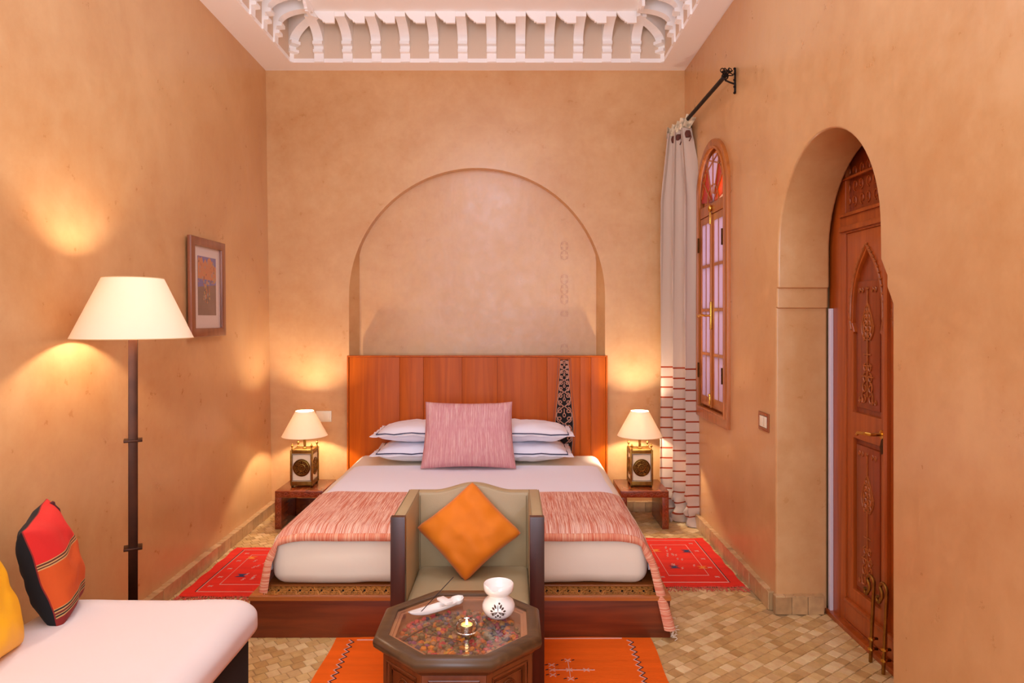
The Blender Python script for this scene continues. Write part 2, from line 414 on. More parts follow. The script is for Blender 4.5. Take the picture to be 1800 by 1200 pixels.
# ceiling: flat border, raised centre
m = MB(); ox0, ox1, oy0, oy1 = -1.62, 1.11, .3, 5.0
m.box(-2.1, ox0, -1.5, 5.4, CZ, CZ+.03); m.box(ox1, 1.6, -1.5, 5.4, CZ, CZ+.03)
m.box(ox0, ox1, oy1, 5.4, CZ, CZ+.03); m.box(ox0, ox1, -1.5, oy0, CZ, CZ+.03)
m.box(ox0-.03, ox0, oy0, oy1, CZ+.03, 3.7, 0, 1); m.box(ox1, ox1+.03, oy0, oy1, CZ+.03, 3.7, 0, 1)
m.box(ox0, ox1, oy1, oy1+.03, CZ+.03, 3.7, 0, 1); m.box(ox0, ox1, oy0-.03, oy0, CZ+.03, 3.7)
m.box(ox0-.03, ox1+.03, oy0-.03, oy1+.03, 3.7, 3.73)
m.box(ox0+.24, ox1-.24, oy0+.24, oy1-.25, 3.587, 3.60)
ceil = struct('ceiling', m, [M_ceil, M_recess_shade])
# plaster brackets around the raised centre: each one a part
prof = [(0, 3.327), (.012, 3.327), (.012, 3.385), (.042, 3.388), (.042, 3.408), (.020, 3.412), (.020, 3.436), (.058, 3.440), (.058, 3.462), (.036, 3.468)]
for k in range(1, 11):
    a = pi/2*k/10; prof.append((.036+.214*(1-cos(a)), 3.468+.085*sin(a)))
prof += [(.25, 3.553), (.25, 3.59), (0, 3.698)]
m = MB(); FW = .07
m.plate(prof, [], FW, 0, WYZ @ T(0, 0, 0) )   # profile in YZ, thickness +X  (d along +Y)
fin = m.mesh('bracket', M_ceil)
sp = [(0, 3.592), (0, 3.585), (.014, 3.562), (.034, 3.538), (.058, 3.524), (.058, 3.514), (.074, 3.514), (.074, 3.506), (.14, 3.506), (.14, 3.592)]
m = MB(); m.plate(sp, [], .02, 0, WXY); span = m.mesh('spandrel', M_ceil)
def putm(name, me, loc, rz, par=ceil):
    o = bpy.data.objects.new(name, me); COL.objects.link(o); o.parent = par; o.location = loc; o.rotation_euler = (0, 0, rz); return o
for k in range(12):
    x = -1.446+.2103*k
    putm('bracket', fin, (x+FW, oy1, 0), pi)          # d points toward -Y
    if k < 11: putm('spandrel', span, (x+FW, oy1-.235, 0), 0)
for k in range(10):
    y = 4.70-.21*k
    putm('bracket', fin, (ox0, y, 0), -pi/2)           # left side, d toward +X
    putm('bracket', fin, (ox1, y-FW, 0), pi/2)         # right side, d toward -X
    putm('spandrel', span, (ox0+.235, y-.14-.07, 0), pi/2)
    putm('spandrel', span, (ox1-.235, y-.07, 0), -pi/2)
prd = [(p[0]*1.38, p[1]) for p in prof]
m = MB(); m.plate(prd, [], FW, 0, T(-FW/2, 0, 0) @ WYZ); find = m.mesh('corner_bracket', M_ceil)
putm('corner_bracket', find, (ox0, oy1, 0), -pi*.75)
putm('corner_bracket', find, (ox1, oy1, 0), pi*.75)

# floor: grout bed + square tiles laid on the slant, staggered
fl = MB(); fl.box(-2.1, 1.8, -1.5, 5.4, -.05, -.003)
floor = struct('floor', fl, M_grout)
TS = .052; ang = math.radians(37)
ca, sa = cos(ang), sin(ang)
def hidden(x, y):
    px = 900+x*F/y if y > .1 else 0
    return px
near = []; rest = []
rnd = random.Random(3)
for i in range(-80, 110):
    for j in range(-110, 110):
        u = (i+.5)*TS+(j % 2)*TS*.5*((j//2) % 2+1)*.66; v = (j+.5)*TS
        x = u*ca-v*sa; y = u*sa+v*ca+2
        if not (-1.80 < x < 1.62 and 1.6 < y < 5.14): continue
        if x > 1.27 and not (2.36 < y < 3.34): continue
        if -1.17 < x < .70 and y > 3.15: continue
        if x < -.95 and y < 2.45: continue
        if -.74 < x < .58 and y < 3.05: continue
        px = 900+x*F/y; py = 560+1740/y
        if py > 1215 and not x > .6: continue
        if px > 1580: continue
        rug = (x < -1.17 and 3.58 < y < 4.28 and x > -1.72) or (.72 < x < 1.22 and 3.7 < y < 4.46)
        if rug: continue
        if py < 1200 and 437 < px < 1575 and not (px < 450 and py < 1122): near.append((x, y))
        else: rest.append((x, y))
near.sort(key=lambda p: p[1])
rest += near[300:]; near = near[:300]
def tile_mb(w=TS-.0022, h=TS-.0022, d=.006):
    b = .0012; mb = MB()
    a, c = w/2, h/2
    vs = [(-a, -c, -d), (a, -c, -d), (a, c, -d), (-a, c, -d), (-a+b, -c+b, 0), (a-b, -c+b, 0), (a-b, c-b, 0), (-a+b, c-b, 0)]
    mb.add(vs, [(0, 1, 5, 4), (1, 2, 6, 5), (2, 3, 7, 6), (3, 0, 4, 7), (4, 5, 6, 7)]); return mb
tme = tile_mb().mesh('tile', M_tile)
for x, y in near:
    o = bpy.data.objects.new('tile', tme); COL.objects.link(o); o.parent = floor
    o.location = (x, y, rnd.uniform(-.0012, .0008)); o.rotation_euler = (rnd.gauss(0, .008), rnd.gauss(0, .008), ang+rnd.gauss(0, .012))
def tile_field(name, pts, me, par, rot):
    vs = []; fs = []; tones = []
    for p in pts:
        Mx = T(*p[:3]) @ R(rot+rnd.gauss(0, .01), 'Z'); b = len(vs); t = rnd.random()
        for v in me.vertices: vs.append(tuple(Mx @ v.co)); tones.append(t)
        for f in me.polygons: fs.append([b+i for i in f.vertices])
    nm = bpy.data.meshes.new(name); nm.from_pydata(vs, [], fs); nm.materials.append(M_tile)
    a = nm.attributes.new('tone', 'FLOAT', 'POINT'); a.data.foreach_set('value', tones)
    o = bpy.data.objects.new(name, nm); COL.objects.link(o); o.parent = par; o['kind'] = 'stuff'; return o
tile_field('small_floor_tile', [(x, y, rnd.uniform(-.0012, .0006)) for x, y in rest], tme, floor, ang)

# skirting of square tiles with a capping row
def skirting(name, p0, p1, out, h=.085, th=.04, step=.094):
    """runs p0->p1 along the wall foot, 'out' is the unit vector into the room"""
    p0 = Vector(p0+(0,)); p1 = Vector(p1+(0,)); o3 = Vector(out+(0,)); L = (p1-p0).length; t = (p1-p0)/L
    bed = MB()
    c = [p0, p1, p1+o3*(th-.006), p0+o3*(th-.006)]
    bed.add([v+Vector((0, 0, z)) for z in (0, h-.004) for v in c], [(0,1,2,3),(4,5,6,7),(0,1,5,4),(1,2,6,5),(2,3,7,6),(3,0,4,7)])
    root = struct(name, bed, M_grout)
    a = math.atan2(t.y, t.x); n = max(1, round(L/step)); s = L/n
    q = MB(); q.box(-s/2+.0015, s/2-.0015, -.006, 0, .001, h-.001, .0015); qm = q.mesh('tile', M_btile)
    flip = t.cross(o3).z
    for k in range(n):
        p = p0+t*(s*(k+.5))+o3*(th-rnd.uniform(-.001, .001))
        ob = bpy.data.objects.new('tile', qm); COL.objects.link(ob); ob.parent = root; ob.location = p
        ob.rotation_euler = (0, 0, a+(pi if flip < 0 else 0)+rnd.gauss(0, .006))
    n2 = max(1, round(L/.047)); s2 = L/n2
    q = MB(); q.box(-s2/2+.0012, s2/2-.0012, -th/2-.001, th/2+.001, -.006, .001, .0012); qm2 = q.mesh('cap_tile', M_btile)
    for k in range(n2):
        p = p0+t*(s2*(k+.5))+o3*(th/2); p.z = h+rnd.uniform(-.001, .0012)
        ob = bpy.data.objects.new('cap_tile', qm2); COL.objects.link(ob); ob.parent = root; ob.location = p
        ob.rotation_euler = (rnd.gauss(0, .05), rnd.gauss(0, .03), a)
    return root
skirting('baseboard_left', (wl(3.0, 0)-.004, 3.0), (wl(5.1, 0)-.004, 5.15), (1, 0), .075)
skirting('baseboard_right', (1.31, 3.40), (1.31, 5.14), (-1, 0), .09, .034)
skirting('baseboard_pier', (1.292, 3.378), (1.53, 3.378), (0, -1), .09, .034)
skirting('baseboard_back', (-1.77, 5.155), (-1.23, 5.155), (0, -1), .075, .03)
skirting('baseboard_alcove', (.73, 5.155), (1.27, 5.155), (0, -1), .075, .03)

# ------------------------------------------------ arched window
WX = XR
win = sroot('window_1', (WX, wy, .78))
def wo(): return MB((WX, wy, .78))
def arched(y0, y1, z0, zs, n=28):
    c = (y0+y1)/2; r = (y1-y0)/2
    return [(y0, z0), (y1, z0)]+[(c+r*cos(pi*k/n), zs+r*sin(pi*k/n)) for k in range(n+1)]
def wplate(mb, outl, holes, x0, x1, bev=0.0): return mb.plate(outl, holes, x1-x0, bev, T(x0, 0, 0) @ WYZ)
m = wo(); wplate(m, arched(wy-wr, wy+wr, .785, 2.26), [arched(wy-wr+.045, wy+wr-.045, .845, 2.26)], WX-.022, WX+.02, .004)
obj('window_frame', m, M_winwood, win, True)
m = wo(); wplate(m, arched(wy-wr+.042, wy+wr-.042, .842, 2.26), [arched(wy-wr+.058, wy+wr-.058, .858, 2.26)], WX-.030, WX-.005, .003)
obj('inner_bead', m, M_winwood, win, True)
m = wo(); wplate(m, arched(wy-wr+.03, wy+wr-.03, .83, 2.26), [arched(wy-wr+.06, wy+wr-.06, .87, 2.15), arched(wy-.0-.27, wy+.27, 2.22, 2.27)][1:]+[[(wy-.27, .87), (wy+.27, .87), (wy+.27, 2.13), (wy-.27, 2.13)]], WX+.02, WX+.07)
obj('fixed_frame', m, M_winwood, win)
def frosted(name, c):
    m = bpy.data.materials.new(name); m.use_nodes = True; nt = m.node_tree; nt.nodes.clear(); N = nt.nodes.new; Lk = nt.links.new
    t = N('ShaderNodeBsdfTranslucent'); t.inputs[0].default_value = lin(c); g = N('ShaderNodeBsdfGlossy'); g.inputs['Roughness'].default_value = .22; g.inputs[0].default_value = (1, 1, 1, 1)
    no = N('ShaderNodeTexNoise'); no.inputs['Scale'].default_value = 60; bp = N('ShaderNodeBump'); bp.inputs['Strength'].default_value = .3; bp.inputs['Distance'].default_value = .004
    Lk(no.outputs[0], bp.inputs['Height']); Lk(bp.outputs[0], g.inputs['Normal'])
    mx = N('ShaderNodeMixShader'); mx.inputs[0].default_value = .22; Lk(t.outputs[0], mx.inputs[1]); Lk(g.outputs[0], mx.inputs[2])
    o = N('ShaderNodeOutputMaterial'); Lk(mx.outputs[0], o.inputs[0]); return m
Mpane = frosted('frosted_glass', (210, 192, 202))
Mred = frosted('red_glass', (190, 14, 8)); Myel = frosted('amber_glass', (240, 130, 10))
for side in (-1, 1):
    ya, yb = (wy+.004, wy+.268) if side > 0 else (wy-.268, wy-.004)
    z0, z1 = .875, 2.125; st_ = .042
    cols = 2; rows = 4; mt = .014
    pw = (yb-ya-2*st_-mt)/2; phs = [.27, .27, .27, .27]; zz = z0+.06; tot = z1-.045-zz; ph = (tot-3*.02)/4
    holes = []
    for r_ in range(rows):
        for c_ in range(cols):
            a = ya+st_+c_*(pw+mt); b = zz+r_*(ph+.02); holes.append([(a, b), (a+pw, b), (a+pw, b+ph), (a, b+ph)])
    m = wo(); wplate(m, [(ya, z0), (yb, z0), (yb, z1), (ya, z1)], holes, WX-.010, WX+.022, .0015)
    cs = obj('casement', m, M_winwood, win, True)
    for hL in holes:
        m = wo(); m.box(WX-.0085, WX-.0055, hL[0][0]-.001, hL[1][0]+.001, hL[0][1]-.001, hL[2][1]+.001); obj('pane', m, Mpane, cs)
    m = wo()
    ym = yb-.004 if side > 0 else ya+.004
    for zc in (1.1, 1.95): m.tube([(WX-.026, wy+side*.262, zc-.05), (WX-.026, wy+side*.262, zc+.05)], .006, 8)
    obj('hinge', m, M_dbrass, cs)
m = wo(); m.box(WX-.022, WX-.008, wy-.012, wy+.012, .875, 2.125, .003); obj('astragal', m, M_winwood, win, True)
m = wo(); m.box(WX-.030, WX-.018, wy-.010, wy+.010, .89, .95, .003); m.sphere((WX-.026, wy, .955), .011, sub=2)
obj('lower_bolt', m, M_gold, win, True)
m = wo(); m.box(WX-.028, WX-.018, wy-.012, wy+.012, 2.06, 2.14, .003); m.sphere((WX-.022, wy, 2.165), .016, sub=2, sc=(1, 1, 1.5))
obj('upper_bolt', m, M_gold, win, True)
m = wo(); m.box(WX-.024, WX-.012, wy-.014, wy+.014, 1.38, 1.56, .003)
m.tube([(WX-.02, wy, 1.47), (WX-.06, wy, 1.47), (WX-.07, wy+.03, 1.475), (WX-.07, wy+.12, 1.47), (WX-.064, wy+.13, 1.462)], .008, 8)
obj('window_handle', m, M_gold, win, True)
# fanlight bars: radiating star lattice, and coloured panes
m = wo(); cx, cz, rr = wy, 2.20, .265
def bar(p, q, r=.0065, x=WX-.003): m.tube([(x, p[0], p[1]), (x, q[0], q[1])], r, 4)
for k in range(1, 6):
    a = pi*k/6; bar((cx+.06*cos(a), cz+.06*sin(a)), (cx+rr*cos(a)*1.0, cz+.05+rr*sin(a)))
for a, b in ((.2, .62), (.38, .8), (.62, .98), (.02, .38)):
    bar((cx+rr*cos(pi*a), cz+.05+rr*sin(pi*a)), (cx+rr*cos(pi*b), cz+.05+rr*sin(pi*b)), .006)
m.tube([(WX-.003, cx+.12*cos(pi*k/12), cz+.12*sin(pi*k/12)) for k in range(13)], .006, 4)
m.box(WX-.012, WX+.022, wy-.27, wy+.27, 2.13, 2.2, .003)
obj('fanlight_lattice', m, M_winwood, win, True)
for k in range(6):
    a0, a1 = pi*k/6, pi*(k+1)/6
    m = wo(); pl = [(cx, cz)]+[(cx+(rr+.01)*cos(a0+(a1-a0)*q/4), cz+.04+(rr+.01)*sin(a0+(a1-a0)*q/4)) for q in range(5)]
    wplate(m, pl, [], WX-.001, WX+.003); obj('fanlight_pane', m, [Mred, Mred, Mpane, Mpane, Mred, Myel][k], win)

# ------------------------------------------------ carved double door in the arched doorway
DX = 1.575
dr_ = sroot('door_1', (DX, 2.86, 0))
def do(): return MB((DX, 2.86, 0))
def dplate(mb, outl, holes, x0, x1, bev=0.0): return mb.plate(outl, holes, x1-x0, bev, T(x0, 0, 0) @ WYZ)
m = do(); dplate(m, [(2.33, 0), (3.39, 0), (3.39, 2.4), (2.33, 2.4)], [[(2.50, .03), (3.225, .03), (3.225, 1.85), (2.50, 1.85)], [(2.50, 1.95), (3.225, 1.95), (3.225, 2.3), (2.50, 2.3)]], DX+.0, DX+.05, .004)
obj('door_frame', m, M_doorwood, dr_, True)
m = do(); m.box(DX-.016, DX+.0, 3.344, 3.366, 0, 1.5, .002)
obj('daylight_leak_strip', m, simple('painted_daylight', (214, 204, 214), .5), dr_)  # pale colour stands in for daylight leaking between jamb and door frame
m = do(); m.box(DX+.02, DX+.045, 2.5, 3.225, 1.95, 2.3); obj('tympanum_board', m, M_doorpanel, dr_)
m = do()
def scroll2(mb, cy, cz, s, x, r=.004, flip=1):
    for sg in (-1, 1):
        pts = []
        for k in range(15):
            t = k/14; a = -pi/2+sg*0+t*tau*1.05; q = s*(1-.62*t)
            pts.append((x, cy+sg*(s*.55+cos(a)*q*.45), cz+flip*sin(a)*q*.6))
        mb.tube(pts, r, 5)
for i in range(5):
    for j in range(3): scroll2(m, 2.72+.12*i+(.06 if j % 2 else 0), 2.0+.07*j, .045, DX+.018, .0035)
obj('tympanum_carving', m, M_doorwood, dr_, True)
m = do(); m.box(DX-.012, DX+.004, 2.34, 3.27, 1.86, 1.885, .003); m.box(DX-.012, DX+.004, 2.34, 3.27, 1.93, 1.945, .003); m.box(DX-.010, DX+.004, 2.34, 3.27, 2.10, 2.112, .003)
obj('transom_moulding', m, M_doorwood, dr_, True)
def ogee(y0, y1, zs, zt, n=12):
    """pointed keyhole arch outline from right springing to left springing"""
    c = (y0+y1)/2; h = (y1-y0)/2; pts = []
    for k in range(n+1):
        t = k/n; a = t*pi/2; pts.append((c+h*cos(a)*(1+.04*sin(2*a)), zs-.05+(zt-zs+.05)*(.84*sin(a)+.16*t**5)))
    return pts+[(2*c-p[0], p[1]) for p in reversed(pts[:-1])]
for (ya, yb) in ((2.87, 3.222), (2.505, 2.862)):
    c = (ya+yb)/2; hw = (yb-ya)/2-.055
    up = [(c-hw, 1.02), (c+hw, 1.02), (c+hw, 1.38), (c+hw-.012, 1.39), (c+hw+.008, 1.43)]+[(p[0], p[1]) for p in ogee(c-hw-.004, c+hw+.004, 1.5, 1.76)]+[(c-hw-.008, 1.43), (c-hw+.012, 1.39), (c-hw, 1.38)]
    lo = [(c-hw, .20), (c+hw, .20), (c+hw, .90), (c-hw, .90)]
    m = do(); dplate(m, [(ya, .03), (yb, .03), (yb, 1.85), (ya, 1.85)], [up, lo], DX+.006, DX+.036, .004)
    leaf = obj('door_leaf', m, M_doorwood, dr_, True)
    m = do(); dplate(m, [(c-hw-.01, .19), (c+hw+.01, .19), (c+hw+.01, .91), (c-hw-.01, .91)], [], DX+.024, DX+.03)
    m.box(DX+.012, DX+.03, c-hw+.022, c+hw-.022, .225, .875, .004); obj('lower_panel', m, M_doorpanel, leaf, True)
    m = do(); dplate(m, [(c-hw-.02, 1.01), (c+hw+.02, 1.01), (c+hw+.02, 1.80), (c-hw-.02, 1.80)], [], DX+.024, DX+.03)
    m.box(DX+.014, DX+.03, c-hw+.024, c+hw-.024, 1.045, 1.62, .004); obj('upper_panel', m, M_doorpanel, leaf, True)
    # carved motifs: teardrop medallion, stem, vase foot and scrolls
    for zb, zt in ((.24, .86), (1.06, 1.60)):
        m = do(); H = zt-zb; x = DX+.011
        zc = zb+H*.62
        for s in (1.0, .72):
            m.tube([(x, c+.052*s*sin(a)*(1 if cos(a) < 0 else (1-.55*cos(a))), zc+.02-(.06*s)*(-1)*cos(a)*(1 if cos(a) < 0 else 1.7)) for a in [tau*k/28 for k in range(28)]], .0038, 5, closed=True)
        for q in range(5): scroll2(m, c, zc-.02+.028*q, .034-.004*q, x-.001, .004, 1)
        m.tube([(x, c, zb+.04), (x, c, zt-.02)], .004, 5)
        for q, wd in enumerate((.05, .036, .03)):
            m.tube([(x, c-wd, zb+.13+.05*q), (x, c+wd, zb+.13+.05*q)], .0035, 5)
        for q in range(4): scroll2(m, c, zb+.035+.045*q, .05-.006*q, x, .0036, -1)
        m.sphere((x, c, zt-.015), .009, sub=1)
        for sg in (-1, 1): scroll2(m, c+sg*.055, zt-.02, .02, x, .003); scroll2(m, c+sg*.055, zb+.02, .02, x, .003, -1)
        obj('carving', m, M_doorcarve, leaf, True)
    m = do(); og = ogee(c-hw-.018, c+hw+.018, 1.5, 1.785)
    m.tube([(DX+.004, c+hw+.012, 1.40), (DX+.004, c+hw+.022, 1.44)]+[(DX+.004, p[0], p[1]) for p in og]+[(DX+.004, c-hw-.022, 1.44), (DX+.004, c-hw-.012, 1.40)], .006, 6)
    for p in og[::1]: m.sphere((DX+.003, p[0]+(.008 if p[0] > c else -.008), p[1]), .006, sub=1)
    obj('arch_beading', m, M_doorcarve, leaf, True)
    m = do(); m.box(DX-.008, DX+.01, ya+.004, yb-.004, .04, .125, .004); m.box(DX-.012, DX+.008, ya+.004, yb-.004, .125, .14, .003); obj('kick_rail', m, M_doorwood, leaf, True)
m = do(); m.box(DX-.01, DX+.012, 2.85, 2.882, .03, 1.85, .004); obj('centre_stile', m, M_doorwood, dr_, True)
m = do(); m.tube([(DX+.01, 2.915, .955), (DX-.045, 2.915, .955), (DX-.055, 2.93, .957), (DX-.055, 3.0, .95), (DX-.05, 3.02, .938)], .007, 8)
m.lathe([(.02, 0), (.02, .006), (.012, .008), (0, .008)], n=16, M=T(DX+.008, 2.915, .955) @ R(-pi/2, 'Y'))
obj('door_handle', m, M_gold, dr_, True)
m = do(); m.plate([(2.895, .88), (2.915, .87), (2.925, .9), (2.915, .93), (2.905, .94), (2.895, .93), (2.885, .9)], [], .004, 0, T(DX+.0, 0, 0) @ WYZ); obj('keyhole_plate', m, M_dbrass, dr_)
m = MB(); m.box(1.545, 1.60, 2.344, 3.375, -.002, .022, .004); struct('trim_1', m, M_doorwood, smooth=True)

# brass hooked drop bolts at the foot of the door
def hooked_rod(y, h, lean, label, hook):
    x = 1.515; root = thing('hooked_rod', label, 'door bolt', (x, y, 0), 'brass hooked rods at the door foot')
    o = (x, y, 0)
    top = Vector((x+.015, y-lean, h))
    m = MB(o); p0 = Vector((x, y, .0)); pts = [p0, p0.lerp(top, .5), p0.lerp(top, .9)]
    R_ = .026
    for k in range(9):
        a = pi*k/8; pts.append(top+Vector((0, hook*R_*(1-cos(a)), R_*sin(a)*.9)))
    e = pts[-1]
    for k in range(1, 9):
        t = k/8; pts.append(e+Vector((0, hook*(-.022*sin(pi*t)*.8), -.055*t)))
    e = pts[-1]
    for k in range(1, 8):
        a = pi*1.3*k/7; pts.append(e+Vector((0, hook*.012*(1-cos(a)), -.012*sin(a))))
    m.tube(pts, .0075, 8); obj('rod', m, M_brass, root, True)
    for t in (.17, .3):
        c = p0.lerp(top, t*1.0)
        m = MB(o); m.lathe([(.008, -.006), (.013, -.004), (.013, .004), (.008, .006)], tuple(c), 14); obj('collar', m, M_gold, root, True)
        m = MB(o); m.box(c.x+.006, 1.545, c.y-.006, c.y+.006, c.z-.004, c.z+.004, .001); obj('bracket', m, M_dbrass, root)
hooked_rod(2.885, .33, -.0, 'left of two brass hooked rods at the carved door foot, hook fully in view', 1)
hooked_rod(2.785, .335, -.0, 'right of two brass hooked rods at the door foot, nearest the wall edge', 1)

# switches
sw = thing('wall_switch', 'double light switch in a copper frame on the right wall beside the arched doorway', 'switch', (XR, 3.526, .919))
m = MB((XR, 3.526, .919)); m.plate([(3.459, .872), (3.594, .872), (3.594, .966), (3.459, .966)], [[(3.476, .889), (3.577, .889), (3.577, .949), (3.476, .949)]], .009, .002, T(XR-.009, 0, 0) @ WYZ)
obj('frame', m, M_copper, sw, True)
for a, b in ((3.478, 3.525), (3.529, 3.575)):
    m = MB((XR, 3.526, .919)); m.box(XR-.010, XR+.001, a, b, .891, .947, .002, M=T(XR, 0, 0) @ R(.0, 'Y') @ T(-XR, 0, 0)); obj('rocker', m, M_plastic, sw, True)
so = thing('wall_socket', 'cream double switch plate on the back wall beside the left bedside lamp shade', 'switch', (-1.42, BY, .713))
m = MB((-1.42, BY, .713)); m.box(-1.48, -1.363, BY-.008, BY, .672, .754, .003); obj('plate', m, M_plastic, so, True)
for a, b in ((-1.47, -1.424), (-1.42, -1.374)):
    m = MB((-1.42, BY, .713)); m.box(a, b, BY-.012, BY-.007, .685, .741, .002); obj('rocker', m, M_plastic, so, True)

# worn carved band of the niche wall, barely proud of the plaster
def scroll_unit(mb, put, w, z0, h, r, n=5):
    """one repeat of mirrored scrolls; put(x,z)->world"""
    if r > .003:
        mb.tube([put(w*.15*cos(a), z0+h*.5+w*.22*sin(a)) for a in [tau*k/12 for k in range(12)]], r*.8, n, closed=True)
        mb.tube([put(0, z0+h*.5+w*.24), put(0, z0+h*.86)], r*.8, n)
    for sg in (-1, 1):
        for (cx_, cz_, rr_, d, a0) in ((.52, .28, .40, 1, -pi/2), (.46, .76, .40, -1, pi/2)):
            pts = []
            for k in range(13):
                t = k/12; a = a0+d*t*tau*.92; q = rr_*(1-.78*t)
                pts.append(put(sg*w*(cx_+q*cos(a)), z0+h*cz_+q*w*sin(a)))
            mb.tube(pts, r, n)
        pts = [put(sg*w*(.06+.86*sin(pi*t)**1.0*(1 if t < .6 else 1)), z0+h*t) for t in [k/8 for k in range(9)]]
        mb.tube(pts, r, n)
m = MB()
M_faint = simple('worn_relief', (184, 122, 90), .5)
for z0, z1 in ((nz(457, NB), nz(424, NB)), (nz(535, NB), nz(482, NB)), (nz(556, NB), nz(546, NB)), (nz(622, NB), nz(604, NB))):
    nn = max(1, round((z1-z0)/.08))
    for k in range(nn): scroll_unit(m, lambda x, z: (nx(992, NB)+x, NB-.0003, z), .032, z0+(z1-z0)*k/nn, (z1-z0)/nn, .0012, 4)
obj('worn_scroll_band', m, M_faint, wb)
# ================================================ BED
PX0, PX1, PY0, PY1, PH = -1.196, .723, 3.10, 5.06, .19
bed = thing('platform_bed', 'low red-brown wooden bed platform with carved ledge, under the white mattress', 'bed', (-.24, 4.1, 0))
bo = (-.24, 4.1, 0)
m = MB(bo); m.box(PX0+.004, PX1-.004, PY0+.004, PY0+.03, 0, PH-.022, .002); obj('front_board', m, M_redwood, bed, True)
for nm_, xa, xb in (('side_board', PX0+.004, PX0+.03), ('side_board', PX1-.03, PX1-.004)):
    m = MB(bo); m.box(xa, xb, PY0+.03, PY1, 0, PH-.022, .002); obj('side_board', m, M_redwood, bed, True)
m = MB(bo); m.box(PX0+.03, PX1-.03, PY0+.13, PY1, PH-.06, PH-.02); obj('deck', m, M_redwood, bed)
# frame of the ledge round the carved openwork
m = MB(bo)
m.plate([(PX0, PY0), (PX1, PY0), (PX1, PY1), (PX0, PY1)], [[(PX0+.055, PY0+.022), (PX1-.055, PY0+.022), (PX1-.055, PY0+.135), (PX0+.055, PY0+.135)], [(PX0+.1, PY0+.18), (PX1-.1, PY0+.18), (PX1-.1, PY1-.1), (PX0+.1, PY1-.1)]], .022, .003, T(0, 0, PH-.022))
obj('ledge_frame', m, wood('ledge_wood', (150, 78, 28), (190, 110, 48), .35, 0), bed, True)
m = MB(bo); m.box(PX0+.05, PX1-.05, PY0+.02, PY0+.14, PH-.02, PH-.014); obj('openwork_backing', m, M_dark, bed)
m = MB(bo)
def spiral(cx, cy, r, a0, d, turns=1.2, n=14, k=.72):
    return [(cx+r*(1-k*t)*cos(a0+d*t*tau*turns), cy+r*(1-k*t)*sin(a0+d*t*tau*turns)) for t in [i/n for i in range(n+1)]]
nrep = 36; x0 = PX0+.06; L = (PX1-.06-x0)/nrep; yc = PY0+.078
for k in range(nrep):
    cx = x0+L*(k+.5); sg = 1 if k % 2 else -1
    for q in (-1, 1):
        for pts in (spiral(cx-L*.22, yc+q*.028, .019, q*pi*.5*sg, sg*q), spiral(cx+L*.28, yc+q*.030, .016, -q*pi*.5, -q)):
            m.tube([(p[0], p[1], PH-.006) for p in pts], .0042, 4)
    m.tube([(cx-L/2, yc-.05*sg, PH-.006), (cx-L*.2, yc-.01*sg, PH-.005), (cx+L*.2, yc+.01*sg, PH-.005), (cx+L/2, yc+.05*sg, PH-.006)], .0045, 4)
    m.tube([(cx+L*.36*cos(a), yc+.016*sin(a), PH-.005) for a in [tau*i/12 for i in range(12)]], .0035, 4, closed=True)
obj('carved_openwork', m, M_carve, bed, True, kind='stuff')

# headboard
HX0, HX1, HY, HZ = -1.228, .711, 5.08, 1.176
hb = thing('headboard', 'tall honey-coloured plank headboard with a tapering scroll panel, against the arched niche', 'headboard', (-.26, HY+.04, .0))
ho = (-.26, HY+.04, 0)
m = MB(ho); m.box(HX0+.002, HX1-.002, HY+.022, HY+.075, 0, HZ-.002); obj('backing_board', m, M_redwoodv, hb)
m = MB(ho); m.plate([(HX0, 0), (HX1, 0), (HX1, HZ), (HX0, HZ)], [[(HX0+.012, .01), (HX1-.012, .01), (HX1-.012, HZ-.012), (HX0+.012, HZ-.012)]], .03, .003, T(0, HY+.028, 0) @ WXY)
obj('edge_frame', m, M_orangewood, hb, True)
def hx(px): return (px-900)*HY/F
def hz(py): return CAMZ-(py-560)*HY/F
edges = [hx(613.2), hx(702), hx(744), hx(812), hx(874), hx(962), hx(1020), hx(1039), hx(1065)]
tw = [(632, 7.4, 8), (660, 9, 9), (690, 11.5, 11), (720, 14.5, 14), (745, 16.5, 17), (765, 16, 16), (790, 14, 14), (830, 12, 12)]
cxp = 992
hole_ = [(hx(cxp+b), hz(y)) for y, a, b in tw]+[(hx(cxp-a), hz(y)) for y, a, b in reversed(tw)]
for a, b in zip(edges, edges[1:]):
    m = MB(ho)
    if a < hx(cxp) < b: m.plate([(a+.0008, .012), (b-.0008, .012), (b-.0008, HZ-.0125), (a+.0008, HZ-.0125)], [hole_], .018, .0015, T(0, HY+.022, 0) @ WXY)
    else: m.box(a+.0008, b-.0008, HY+.004+rnd.uniform(-.0004, .0006), HY+.022, .012, HZ-.0125, .0012)
    obj('plank', m, M_orangewood, hb, True)
m = MB(ho); m.tube([(p[0], HY+.004, p[1]) for p in [(hx(cxp+b+3), hz(y-(2 if i == 0 else 0))) for i, (y, a, b) in enumerate(tw)]+[(hx(cxp-a-3), hz(y-(2 if i == len(tw)-1 else 0))) for i, (y, a, b) in enumerate(reversed(tw))]], .0028, 4, closed=True)
obj('panel_bead', m, M_redwoodv, hb, True)
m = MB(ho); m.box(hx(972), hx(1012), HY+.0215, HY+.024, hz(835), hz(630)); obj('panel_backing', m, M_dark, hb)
M_scroll = simple('pale_carved_wood', (190, 136, 112), .5, bump=.2, bscale=80)
m = MB(ho)
def hwid(z):
    y = 560+(CAMZ-z)*F/HY
    for (ya, a, _), (yb, b, _) in zip(tw, tw[1:]):
        if y <= yb: return (a+(b-a)*max(0, y-ya)/(yb-ya))*HY/F
    return .05
z = hz(633)
